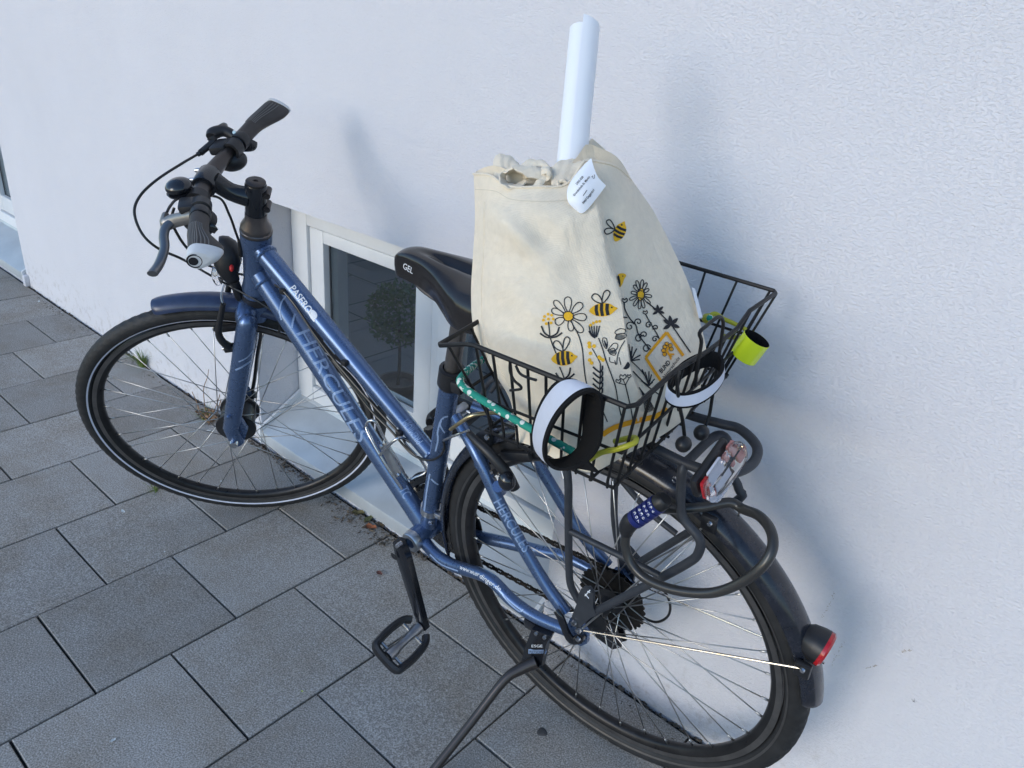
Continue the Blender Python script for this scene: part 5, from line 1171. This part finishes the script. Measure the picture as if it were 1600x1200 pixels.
def daisy(cx, cy, petals, crx, cry, rot):
    def f(g):
        for px, py, wd in petals:
            dx, dy = px-cx, py-cy; l_ = math.hypot(dx, dy); ux, uy = dx/l_, dy/l_; nx, ny = -uy, ux
            k0 = min(crx, cry)/l_*0.9
            P_ = [(cx+ux*l_*k0, cy+uy*l_*k0), (cx+ux*l_*.55+nx*wd*.8, cy+uy*l_*.55+ny*wd*.8), (cx+ux*l_*.88+nx*wd*.85, cy+uy*l_*.88+ny*wd*.85), (px, py), (cx+ux*l_*.88-nx*wd*.85, cy+uy*l_*.88-ny*wd*.85), (cx+ux*l_*.55-nx*wd*.8, cy+uy*l_*.55-ny*wd*.8)]
            stroke(g, bb_, P_, 1.5, 4, 0.0008, closed=True)
        stroke(g, bb_, ell(cx, cy, crx, cry, rot), 1.4, 3, 0.0012, closed=True)
    ink('daisy_print', 'ink', f); ink('daisy_centre_print', 'yellowink', lambda g: blob(g, bb_, ell(cx, cy, crx, cry, rot), 0, 0.0008, 3))
daisy(888, 494, [(887, 464, 6), (909, 474, 6), (916, 496, 6), (910, 519, 5.5), (893, 517, 4.5), (868, 505, 6), (862, 484, 5), (866, 470, 5)], 8, 7.5, 0.3)
daisy(1000.5, 460, [(1000.5+19*math.cos(a)*(0.85+0.15*math.sin(a*3)), 460+23*math.sin(a), 2.4) for a in [2*math.pi*i/12+0.15 for i in range(12)]], 5.5, 9.5, 0.12)
LN = []
def ln(pts, w_=1.8, sub=5): LN.append((z3(*pts), w_, sub))
ln([(475, 440), (520, 520), (548, 620), (560, 740), (572, 840), (588, 925)]); ln([(285, 412), (292, 480), (300, 540), (320, 600), (345, 660)]); ln([(372, 765), (395, 820), (410, 860)])
for a in ([(230, 445), (255, 500), (300, 530)], [(300, 530), (350, 505), (370, 452)], [(220, 502), (260, 530), (300, 538)], [(300, 538), (350, 528), (392, 498)], [(342, 812), (370, 850), (408, 862)], [(408, 862), (450, 850), (488, 818)], [(408, 860), (445, 825), (456, 770)]): ln(a, 2.6)
ln([(675, 540), (705, 620), (735, 720), (780, 840), (810, 930), (830, 1050), (862, 1195)]); ln([(625, 622), (665, 690), (692, 745)], 1.4); ln([(690, 745), (688, 860), (684, 985), (700, 1080), (745, 1195)])
for i in range(5):
    yy = 790+i*44; ln([(688, yy+20), (660, yy), (632, yy-26)], 2.6, 3); ln([(688, yy+20), (705, yy-5), (706, yy-35)], 2.6, 3)
for a in (-55, -35, -15, 8, 28): ln([(652+a*0.25, 535), (652+a*0.75, 490), (655+a, 445)], 1.8, 3)
ln([(600, 485), (620, 520), (650, 540)], 2.6, 3)
for a in ([(710, 540), (735, 545), (745, 590), (735, 625), (712, 590), (706, 560)], [(745, 640), (790, 585), (825, 590), (815, 630), (770, 650)], [(752, 640), (790, 620), (812, 650), (800, 675), (765, 665)], [(805, 490), (840, 468), (880, 475), (880, 500), (830, 512), (805, 505)], [(805, 545), (820, 512), (880, 508), (885, 535), (845, 555)]): ln(a+[a[0]], 1.3, 4)
for i in range(7): ln([(815+i*10, 516), (818+i*9, 550)], 1.0, 0)
for i in range(5): ln([(718+i*5, 555+i*8), (726+i*4, 600+i*6)], 1.0, 0); ln([(765+i*9, 632), (770+i*8, 665)], 1.0, 0)
ln([(760, 690), (765, 725), (800, 735), (812, 750), (800, 715)], 1.2); ln([(882, 560), (845, 620), (822, 690), (818, 745)], 1.3); ln([(835, 690), (842, 720), (850, 750)], 1.2)
def heart(x, y, s_, m=1.4): ln([(x, y), (x-s_, y-s_*0.6), (x-s_*0.75, y-s_*1.5), (x-s_*0.1, y-s_*1.05), (x+s_*0.55, y-s_*1.6), (x+s_*0.85, y-s_*0.7), (x, y)], m, 4)
heart(868, 865, 26); heart(832, 892, 20); heart(915, 850, 16); ln([(885, 905), (868, 865)], 1.3, 0); ln([(885, 905), (832, 892)], 1.3, 0); ln([(885, 905), (915, 850)], 1.3, 0); ln([(885, 905), (905, 990), (925, 1080), (942, 1180)])
ln([(1050, 258), (1100, 300), (1150, 345), (1200, 395), (1250, 450), (1320, 550), (1392, 655)], 2.0)
heart(880, 265, 22, 1.8); ln([(875, 265), (882, 320), (920, 390), (965, 440), (985, 510), (1030, 575), (1082, 635)], 2.0); ln([(868, 380), (900, 380)], 2.0, 0)
def curl(cx, cy, r, a0, dr=1):
    ln([(cx+r*(1-t*0.82)*math.cos(a0+dr*t*7.4), cy+r*(1-t*0.82)*math.sin(a0+dr*t*7.4)) for t in [i/9 for i in range(10)]], 1.8, 3)
curl(920, 450, 38, -0.5, -1); curl(985, 415, 32, 2.2, 1); curl(990, 545, 36, -0.5, -1); curl(1030, 515, 30, 2.4, 1); curl(1050, 625, 36, -0.4, -1); curl(1065, 440, 28, -0.5, -1); curl(1120, 460, 24, 2.4, 1); curl(1115, 550, 26, -0.4, -1)
heart(1040, 355, 18, 1.5); ln([(1040, 352), (1065, 400), (1100, 460), (1130, 510), (1150, 550)], 1.8)
for dx, dy in ((-18, -130), (10, -110), (45, -95), (75, -45), (70, -10), (0, -75)): ln([(928, 718), (928+dx*0.5, 718+dy*0.55), (928+dx, 718+dy)], 2.0, 3)
ln([(915, 770), (1000, 860), (1060, 920), (1150, 985)], 2.0); ln([(930, 720), (1010, 800), (1070, 890)], 1.6)
for dx, dy in ((-55, -130), (-30, -110), (0, -115), (20, -90), (45, -55), (30, -30), (-60, -40)): ln([(1068, 915), (1068+dx*0.45, 915+dy*0.5), (1068+dx, 915+dy)], 1.8, 3)
for i in range(8): ln([(990+i*3, 925+i*4), (1020+i*8, 990+i*6), (1040+i*10, 1130-i*4)], 1.3, 4)
ink('stem_print', 'ink', lambda g: [stroke(g, bb_, p, w_, s_, 0.0008) for p, w_, s_ in LN])
def leaf3(x, y, s_, g):
    for a in (-2.6, -1.75, -0.75, 0.35, 2.6):
        d = (math.cos(a), math.sin(a)); n_ = (-d[1], d[0])
        blob(g, bb_, z3((x, y), (x+d[0]*s_*.5+n_[0]*s_*.22, y+d[1]*s_*.5+n_[1]*s_*.22), (x+d[0]*s_, y+d[1]*s_), (x+d[0]*s_*.5-n_[0]*s_*.22, y+d[1]*s_*.5-n_[1]*s_*.22)), 3, 0.0009, 2)
ink('leaf_print', 'ink', lambda g: leaf3(1140, 330, 52, g)); ink('leaf_print', 'ink', lambda g: leaf3(1240, 435, 72, g))
ink('leaf_print', 'ink', lambda g: (blob(g, bb_, z3((905, 725), (920, 760), (895, 785), (868, 778), (880, 762)), 3)))
def dots(g, L_, r):
    for x, y in L_: blob(g, bb_, z3(*[(x+r*math.cos(a), y+r*math.sin(a)) for a in [2*math.pi*i/8 for i in range(8)]]), 0, 0.0008, 1)
for L_, r_ in (([(282, 354), (310, 362), (322, 392), (305, 422), (268, 428), (246, 400), (254, 372), (284, 392)], 12), ([(612, 440), (634, 424), (658, 414), (684, 410)], 12), ([(602, 582), (640, 604), (605, 608)], 16), ([(612, 660), (606, 712), (622, 735)], 15), ([(690, 700), (710, 712), (680, 690)], 15)):
    ink('dot_print', 'yellowink', lambda g: dots(g, L_, r_))
ink('border_print', 'orangeink', lambda g: (stroke(g, bb_, [(941, 679), (957, 669), (976, 662), (1000, 656), (1022, 651), (1032, 646)], 8, 5, 0.0009), stroke(g, bb_, z3((1205, 497), (1122, 595), (1042, 695)), 4.6, 0, 0.001), stroke(g, bb_, z3((1205, 497), (1270, 590), (1335, 680)), 4.6, 0, 0.001), stroke(g, bb_, z3((1042, 695), (1100, 785), (1160, 875)), 4.6, 0, 0.001), stroke(g, bb_, [(1033, 646), (1040, 636)], 7, 0, 0.001)))
ink('emblem_print', 'orangeink', lambda g: (dots(g, [(1205, 588), (1232, 600), (1190, 610), (1215, 620), (1240, 628), (1180, 640), (1205, 645), (1188, 668)], 15), stroke(g, bb_, z3((1205, 640), (1225, 670), (1245, 690)), 3.6, 3), stroke(g, bb_, z3((1225, 668), (1265, 668)), 2.6, 0), stroke(g, bb_, z3((1230, 675), (1240, 710)), 2.6, 0)))
ink('emblem_outline_print', 'ink', lambda g: [stroke(g, bb_, [(800+(x+16*math.cos(a))/5, 420+(y+16*math.sin(a))/5) for a in [2*math.pi*i/8 for i in range(8)]], 0.7, 2, 0.0013, closed=True) for x, y in ((1205, 588), (1232, 600), (1190, 610), (1240, 628), (1180, 640), (1188, 668))])
ink('name_print', 'ink', lambda g: (write(g, bb_, 'BUND', (1033.5, 583.5), (1047.5, 567), (-4.6, -5.0), bold=0.02), write(g, bb_, 'Naturschutz', (1038, 592), (1062, 560), (-3.6, -3.6), bold=0.005)))
# sewn-in side label
part('side_label', 'paper', bag, lambda g: g.prism([bp_(*q) for q in ((1081, 449, -.089), (1086, 451, -.095), (1098, 496, -.092), (1092, 497, -.084))], -bagN, 0.0008), smooth=False)
# ---------------------------------------------------------------- rolled paper sticking out of the bag
ra_, rb_ = bp_(892, 262, -.062), bp_(913, 46, -.085)
rdir = (rb_-ra_).normalized(); rbot = ra_-rdir*0.10
roll = thing('paper_roll', 'roll of white paper sticking up out of the cotton bag', 'paper roll', rbot)
def rollfn(g):
    e1 = (EYE-rb_); e1 = (e1-rdir*e1.dot(rdir)).normalized(); e2 = rdir.cross(e1); rows = []
    for k, (p, sh) in enumerate(((rbot, 0), (ra_, 0), (rb_, 0.0))):
        row = []
        for i in range(64):
            a = -0.12+i/63*2*math.pi*2.15; r = 0.0203-0.0018*(i/63)*2.1+0.0026*max(0, 1-i/7)
            ext = 0.0
            if k == 2: ext = 0.008*max(0, 1-i/9)
            row.append(p+(e1*math.cos(a)+e2*math.sin(a))*r+rdir*ext)
        rows.append(row)
    g.grid(rows)
part('sheet', 'paper', roll, rollfn, fix=False, ang=60)
# ---------------------------------------------------------------- paper note stuck on the bag
nt_px = [[(903, 268, .008), (914, 256, .010), (924, 247, .010)], [(892, 283, .014), (909, 273, .018), (928, 262, .013)], [(886, 299, .016), (909, 291, .021), (934, 276, .014)], [(888, 316, .017), (911, 312, .021), (940, 283, .012)], [(899, 328, .015), (914, 331, .017), (947, 290, .009)]]
note = thing('paper_note', 'white paper note with printed lines pinned at the top of the cotton bag', 'note', bp_(905, 331, .01))
def notefn(g):
    R_ = [catmull([bp_(*q) for q in r], 5) for r in nt_px]
    C_ = [catmull([r[j] for r in R_], 5) for j in range(len(R_[0]))]
    g.grid([[C_[j][i] for j in range(len(C_))] for i in range(len(C_[0]))])
nts = part('sheet', 'paper', note, notefn, ang=80)
bn = bvh_of([nts])
def nink(s_, p0, p1, up_): 
    g = G(); write(g, bn, s_, p0, p1, (up_[0]*1.35, up_[1]*1.35), 0.0005, bold=0.012); g.build('printed_line', 'ink', note, smooth=False)
nink('DEG-028', (902, 289), (912, 277), (-1.9, -1.6)); nink('Grundschule St. Martin', (897.5, 307), (922, 277), (-2.0, -1.7)); nink('94469 Deggendorf', (912, 319), (929, 297), (-2.2, -1.8))
g = G(); stroke(g, bn, [(911, 306), (917, 297)], 0.9, 0, 0.0005); stroke(g, bn, [(924, 277), (926, 275), (926, 278), (928, 279), (929, 275), (928, 273)], 0.7, 3, 0.0005); g.build('printed_line', 'ink', note, smooth=False)
# ---------------------------------------------------------------- reflective ankle bands
def band(nm, label, A_, B_, m_out='bandwhite', edge=0.14, flip=1, th=0.0035, at=None, grp='reflective bands hung on the basket'):
    A2, B2 = catmull(A_, 6, True), catmull(B_, 6, True); k = len(A2)
    t = thing(nm, label, 'reflective band', at or (sum(A2, V((0, 0, 0)))/k), group=grp)
    cen = (sum(A2, V((0, 0, 0)))+sum(B2, V((0, 0, 0))))/(2*k)
    def off(f, d):
        row = []
        for i in range(k):
            p = A2[i].lerp(B2[i], f); c = sum((A2[j].lerp(B2[j], f) for j in range(0, k, 4)), V((0, 0, 0)))/len(range(0, k, 4))
            tg = (A2[(i+1) % k]-A2[i-1]).normalized(); ac = (B2[i]-A2[i]).normalized(); nn = tg.cross(ac).normalized()
            if nn.dot(p-c) < 0: nn = -nn
            row.append(p+nn*d)
        return row
    part('strap', 'bandblack', t, lambda g: (lambda r: g.grid(r+[r[0]], closed=True))([off(0, th/2), off(0, -th/2), off(0.5, -th/2), off(1, -th/2), off(1, th/2), off(0.5, th/2)]), ang=50)
    part('reflective_strip', m_out, t, lambda g: g.grid([off(edge, th/2+0.0004), off(0.5, th/2+0.0009), off(1-edge, th/2+0.0004)], closed=True))
    return t
A1 = [by(x, y, yy) for x, y, yy in ((856, 722, .232), (853, 698, .235), (862, 668, .236), (880, 640, .234), (905, 618, .228), (928, 611, .220), (940, 622, .214), (941, 652, .212), (938, 690, .214), (922, 716, .220), (898, 730, .226), (872, 733, .230))]
B1 = [by(x, y, yy) for x, y, yy in ((838, 704, .204), (832, 680, .206), (838, 648, .208), (852, 618, .208), (872, 596, .204), (896, 594, .196), (911, 606, .188), (912, 640, .184), (911, 682, .184), (900, 704, .188), (880, 716, .194), (857, 718, .200))]
band('ankle_band', 'white and black reflective band looped over the basket side beside the bungee cord', A1, B1)
part('loose_end', 'bandblack', bpy.data.objects['ankle_band'], lambda g: g.prism([by(x, y, .222) for x, y in ((880, 733), (905, 722), (918, 722), (934, 739), (918, 735), (900, 732))], -BY, 0.003), smooth=False)
pb = L(-0.150, 0.055, 0.560)
def q2(x, y, d): return hit(x, y, pb+bagN*d, bagN)
A2_ = [q2(*q) for q in ((1047, 603, .020), (1050, 586, .006), (1068, 566, -.010), (1092, 553, -.028), (1114, 549, -.034), (1127, 558, -.030), (1128, 577, -.012), (1112, 596, .010), (1088, 610, .024), (1062, 614, .028))]
B2_ = [q2(*q) for q in ((1042, 626, .016), (1046, 610, .0), (1066, 590, -.016), (1090, 577, -.034), (1112, 573, -.040), (1126, 582, -.036), (1128, 596, -.018), (1112, 618, .006), (1086, 634, .020), (1058, 637, .024))]
band('ankle_band', 'reflective band looped round the rear basket rim in front of the bag print', A2_, B2_)
sl = thing('snap_band', 'neon yellow rolled reflective snap band clipped at the basket corner', 'reflective band', by(1163, 560, -0.16))
s0, s1 = hp(1182, 530, L(-0.145, -0.150, 0.535)), hp(1162, 556, L(-0.152, -0.145, 0.500))
sa = (s0-s1).normalized(); s0, s1 = (s0+s1)/2+sa*0.0165, (s0+s1)/2-sa*0.0165
part('outer_film', 'neon', sl, lambda g: g.lathe([(0.0195, -0.0165), (0.0200, -0.0160), (0.0202, 0.0), (0.0200, 0.0160), (0.0195, 0.0165)], (s0+s1)/2, sa, 40))
part('inner_lining', 'bandblack', sl, lambda g: g.lathe([(0.0194, -0.0164), (0.0188, 0.0), (0.0194, 0.0164)], (s0+s1)/2, sa, 40))
# ---------------------------------------------------------------- bungee cord
bg_ = thing('bungee_cord', 'green and white elastic cord with yellow hooks stretched along the basket', 'bungee cord', by(770, 650, 0.19))
part('cord', 'cord', bg_, lambda g: g.tube([L(0.12, -0.12, 0.51), L(0.13, -0.03, 0.52), by(762, 557, 0.06), by(738, 573, 0.12), by(722, 588, 0.168), by(719, 597, 0.186), by(728, 608, 0.190), by(752, 624, 0.190), by(790, 647, 0.190), by(830, 670, 0.190), by(866, 690, 0.190), by(896, 706, 0.186)], 0.0050, 12, sub=6))
part('hook', 'hook', bg_, lambda g: g.tube([by(x, y, yy) for x, y, yy in ((916, 719, .186), (922, 716, .186), (940, 707, .186), (962, 702, .186), (982, 696, .180), (993, 690, .170), (992, 684, .162), (980, 685, .160), (960, 690, .162))], [0.0048, 0.0042, 0.0034, 0.0034, 0.0034, 0.0034, 0.0034, 0.0034, 0.0034], 10, sub=5))
part('hook', 'hook', bg_, lambda g: (g.tube([by(x, y, yy) for x, y, yy in ((1102, 500, -.15), (1116, 490, -.155), (1130, 498, -.165), (1150, 507, -.175), (1166, 516, -.18), (1164, 526, -.18), (1140, 527, -.172), (1128, 524, -.168))], 0.0034, 10, sub=5), g.ball(by(1106, 498, -.15), 0.009, 0.008, 0.008, BX, BY, BZ, 14, 8)))
part('cord_end', 'cord', bg_, lambda g: g.ball(by(1109, 497, -.143), 0.005, 0.005, 0.005, BX, BY, BZ, 12, 8))
# ---------------------------------------------------------------- cable lock hanging on the rack
lk = thing('cable_lock', 'black cable lock with blue number barrel hanging on the bicycle rack', 'lock', by(1110, 930, 0.10))
part('cable', 'cordlock', lk, lambda g: g.tube([by(x, y, yy) for x, y, yy in ((979, 832, .095), (977, 852, .098), (985, 878, .102), (1006, 902, .106), (1040, 918, .108), (1080, 926, .106), (1120, 925, .102), (1160, 909, .095), (1192, 884, .085), (1207, 856, .070), (1204, 828, .050), (1186, 806, .028), (1160, 795, .010), (1140, 785, .010), (1100, 792, .030), (1060, 795, .050), (1030, 795, .075))], 0.0068, 14, sub=6))
d0, d1 = by(992, 812, .094), by(1030, 786, .086)
lka = (d1-d0).normalized()
part('barrel', 'lockblue', lk, lambda g: [g.lathe([(0.0, -0.0042), (0.0124, -0.0042), (0.0132, -0.0034), (0.0132, 0.0034), (0.0124, 0.0042), (0.0, 0.0042)], d0.lerp(d1, 0.08+0.20*i), lka, 26) for i in range(5)])
part('lock_head', 'black', lk, lambda g: g.tube([by(979, 834, .095), by(980, 824, .095), by(986, 815, .095), d0.lerp(d1, 0.02)], [0.0085, 0.0115, 0.0125, 0.0120], 16, sub=4))
part('lock_socket', 'black', lk, lambda g: g.lathe([(0.0, 0.0), (0.0122, 0.0), (0.0122, 0.010), (0.009, 0.014), (0.0, 0.014)], d0.lerp(d1, 0.98), lka, 20))
blk = bvh_of([o for o in lk.children if o.name.startswith('barrel')])
g = G()
for i in range(4):
    for k_ in range(3):
        c_ = d0.lerp(d1, 0.08+0.20*(i+0.5) if False else 0.10+0.20*i)
        x, y = topx(c_); x += (-4+4.6*k_)*0.62; y += (-7.5+7*k_)*0.9
        write(g, blk, str((i*3+k_*7+3) % 10), (x-1.6, y+1.6), (x+1.4, y-0.6), (-2.2, -3.2), 0.0005)
g.build('numerals', 'white_print', lk, smooth=False)
# ================================================================ LITTER, PLANTS AND DIRT ON THE PAVING
rd = random.Random(3)
soil = G()
def clump(p, r):
    q = [p+V((rd.uniform(-1, 1), rd.uniform(-1, 1), rd.uniform(0.1, 0.9)))*r for _ in range(5)]
    soil.add(q+[p+V((0, 0, -0.2))*r], [(0, 1, 2), (0, 2, 3), (0, 3, 4), (0, 4, 1), (1, 5, 2), (2, 5, 3), (3, 5, 4), (4, 5, 1)])
x = -3.75
while x < 1.6:                                       # crumbs in the gap along the wall
    clump(V((x, rd.uniform(1.090, 1.101), -0.005)), rd.uniform(0.002, 0.007)*(1.4 if mnoise.noise(V((x*3, 0, 0))) > 0 else 0.8)); x += rd.uniform(0.003, 0.010)
for _ in range(620):                                 # the heap below the window sill
    x_ = rd.uniform(-2.02, -1.12); sp = 0.008+0.030*math.exp(-((x_+1.36)/0.13)**2)+0.008*max(0, mnoise.noise(V((x_*9, 0, 0))))
    clump(V((x_, 1.086-abs(rd.gauss(0, sp)), 0.0)), rd.choice((0.0015, 0.002, 0.003, 0.004, 0.006))*rd.uniform(0.8, 1.3))
for _ in range(160):
    c = gnd(rd.uniform(690, 1100), 0) if False else V((rd.uniform(-0.95, 0.2), 1.075-abs(rd.gauss(0, 0.010)), 0)); clump(c, rd.uniform(0.001, 0.004))
for _ in range(220):
    c = V((rd.uniform(-3.6, -1.9), 1.076-abs(rd.gauss(0, 0.012)), 0)); clump(c, rd.uniform(0.001, 0.004))
o = soil.build('soil', 'soil', smooth=False); tag(o, 'dark crumbly soil in the gap between paving and wall', 'soil', kind='stuff')
def blades(g, c, n, h, lean, wd, s):
    r_ = random.Random(s)
    for _ in range(n):
        a = r_.uniform(0, 6.283); d = V((math.cos(a), math.sin(a), 0)); b = c+d*r_.uniform(0, 0.016); l_ = h*r_.uniform(0.5, 1.1); k = lean*r_.uniform(0.3, 1.2); sd = V((-d.y, d.x, 0))*wd/2
        pts = [b, b+V((0, 0, l_*0.5))+d*k*l_*0.25, b+V((0, 0, l_*0.85))+d*k*l_*0.7]; tip = b+V((0, 0, l_))+d*k*l_*1.1
        g.add([pts[0]-sd, pts[0]+sd, pts[1]-sd*.8, pts[1]+sd*.8, pts[2]-sd*.5, pts[2]+sd*.5, tip], [(0, 1, 3, 2), (2, 3, 5, 4), (4, 5, 6)])
def tuft(px, py, n, h, lean, label, s):
    c = gnd(px, py, 0.0); c.y = min(c.y, 1.092)
    t = thing('grass_tuft', label, 'grass', c, group='grass growing in the joints')
    part('blades', 'grass', t, lambda g: blades(g, c, n, h, lean, 0.0022, s), smooth=False, fix=False); return t, c
tuft(224, 572, 120, 0.060, 1.1, 'small green grass tuft at the foot of the wall inside the front wheel ring', 4)
tuft(243, 766, 26, 0.028, 0.8, 'tiny green grass sprout in a paving joint beside the front tyre', 5)
wt, wc = tuft(322, 655, 34, 0.040, 1.3, 'weed with brown dry stems growing beside the front wheel hub', 6)
wt.name = 'weed'; wt['category'] = 'weed'; del wt['group']
for pts in (((322, 652), (318, 610), (324, 590), (326, 577)), ((330, 655), (345, 610), (340, 585)), ((336, 655), (352, 600), (353, 570)), ((316, 655), (308, 630), (300, 612))):
    part('dry_stem', 'straw', wt, lambda g: g.tube([hp(x_, y_, wc+V((0, -0.005, (655-y_)*0.0012))) for x_, y_ in pts], [0.0016, 0.0013, 0.0011, 0.0009][:len(pts)], 6, sub=4))
part('dry_leaves', 'leafdry', wt, lambda g: leaves(g, wc+V((0, 0, 0.008)), 0.05, 0.014, 0.010, 70, 0.02, 0.009, 11), smooth=False, fix=False)
part('red_leaf', 'straw', wt, lambda g: leaves(g, wc+V((0.03, 0, 0.025)), 0.02, 0.014, 0.02, 16, 0.02, 0.011, 12), smooth=False, fix=False)
def dry_leaf(px, py, s, lab, m='leafdry', z=0.002, nm='dry_leaf', cat='leaf', grp='dry leaves on the paving'):
    c = gnd(px, py, z); r_ = random.Random(int(px*7+py)); a = r_.uniform(0, 6.28); ex = V((math.cos(a), math.sin(a), 0.12)); ey = V((-math.sin(a), math.cos(a), 0.05)); n_ = 8; g = G()
    rows = []
    for i in range(n_+1):
        t = -1+2*i/n_; w_ = math.sqrt(max(0, 1-t*t))*0.5*(1-0.25*t)
        rows.append([c+ex*s*t+ey*s*w_*f+V((0, 0, 1))*s*(0.28*f*f*abs(math.sin(3*t+a))+0.10*t*t+0.03*math.sin(9*t+f*3)) for f in (-1, -0.5, 0, 0.5, 1)])
    g.grid(rows); low = min(v.z for v in g.v)
    for v in g.v: v.z += 0.0012-low
    o = g.build(nm, m, smooth=True); tag(o, lab, cat, grp); return o
dry_leaf(593, 896, 0.011, 'single reddish brown dry leaf lying on the slab beside the crank', m=mat('reddish_leaf', (0.16, 0.065, 0.05), 0.8))
for (x_, y_), lab in zip(((560, 802), (575, 812), (588, 806), (598, 818), (580, 824), (612, 812), (622, 826)), ('curled tan dry leaf at the left end of the dirt heap under the sill', 'large pale dry leaf in the dirt heap under the sill', 'dark brown dry leaf against the sill edge in the dirt heap', 'light ochre dry leaf in the middle of the dirt heap', 'ochre dry leaf at the front edge of the dirt heap', 'brown dry leaf near the crank in the dirt heap', 'rightmost dry leaf of the dirt heap beside the crank')):
    dry_leaf(x_, y_, rd.uniform(0.012, 0.020), lab, m=mat('dry_leaf_%d' % x_, (rd.uniform(0.16, 0.34), rd.uniform(0.11, 0.20), rd.uniform(0.05, 0.10)), 0.85))
for (x_, y_), s_, lab in zip(((61, 471), (76, 477), (95, 484), (97, 489), (148, 592), (192, 799), (326, 673), (346, 752), (257, 862), (176, 1157)), (0.008, 0.004, 0.003, 0.006, 0.005, 0.008, 0.007, 0.005, 0.004, 0.006),
    ('largest white petal on the slab near the door corner', 'tiny white petal second from the door corner', 'tiny white crumb at the wall base left of the front wheel', 'white petal by the wall base left of the front tyre', 'white petal seen through the front of the front wheel', 'white oval petal on the slab below the front wheel', 'white petal beside the weed near the front hub', 'white petal on the slab below the front hub', 'tiny white speck near the joint below the oval petal', 'pale petal on the slab near the lower left corner')):
    dry_leaf(x_, y_, s_, lab, m='petal', nm='petal', cat='petal', grp='white petals scattered on the paving')
dry_leaf(472, 1080, 0.0035, 'tiny yellow green leaf bit on the slab left of the pedal', m=mat('yellow_green', (0.42, 0.50, 0.12), 0.6), nm='leaf_bit', grp=None)
gc = gnd(847, 1144, 0.0004)
gs = G().lathe([(0.0, 0.0012), (0.007, 0.0012), (0.0095, 0.0006), (0.0105, 0.0)], gc, V((0, 0, 1)), 22)
for i, v in enumerate(gs.v): d = v-gc; d2_ = 1+0.10*math.sin(math.atan2(d.y, d.x)*3+1); v.x = gc.x+d.x*d2_; v.y = gc.y+d.y*d2_
tag(gs.build('gum_spot', 'gum'), 'round dark flattened gum spot on the slab beside the rear tyre', 'gum')
# scuffs on the plaster
wb = bvh_of([o for o in house.children if o.name.startswith('plaster')])
sg = G()
for pts, w_ in (([(1300, 1040), (1306, 1025), (1312, 1015), (1320, 1000)], 3.0), ([(1284, 965), (1290, 955), (1298, 940), (1304, 925)], 2.0), ([(1410, 1018), (1417, 1017), (1424, 1016)], 2.5), ([(1352, 1044), (1362, 1042), (1371, 1039)], 1.2)):
    for k in range(26):
        t = rd.random(); i = min(int(t*(len(pts)-1)), len(pts)-2); f = t*(len(pts)-1)-i
        cx = pts[i][0]+(pts[i+1][0]-pts[i][0])*f+rd.gauss(0, w_*0.5); cy = pts[i][1]+(pts[i+1][1]-pts[i][1])*f+rd.gauss(0, w_*0.5); r_ = rd.uniform(0.3, 0.9)
        blob(sg, wb, [(cx+r_*math.cos(a)*rd.uniform(.6, 1.3), cy+r_*math.sin(a)*rd.uniform(.6, 1.3)) for a in [i_*1.047 for i_ in range(6)]], 0, 0.0005, 1)
so = sg.build('scuff_mark', mat('brown_scuff', (0.42, 0.36, 0.30), 0.9), house, smooth=False); tag(so, kind='stuff')
g = G()
for k in range(22):
    a = rd.uniform(0, 6.28); r0 = abs(rd.gauss(0, 2.6)); cx, cy = 1428+r0*math.cos(a), 1095+r0*math.sin(a); r_ = rd.uniform(0.3, 0.7)
    blob(g, wb, [(cx+r_*math.cos(b), cy+r_*math.sin(b)) for b in [i_*1.256 for i_ in range(5)]], 0, 0.0005, 1)
so = g.build('dark_speck', mat('grey_speck', (0.16, 0.16, 0.17), 0.9), house, smooth=False); tag(so, kind='stuff')
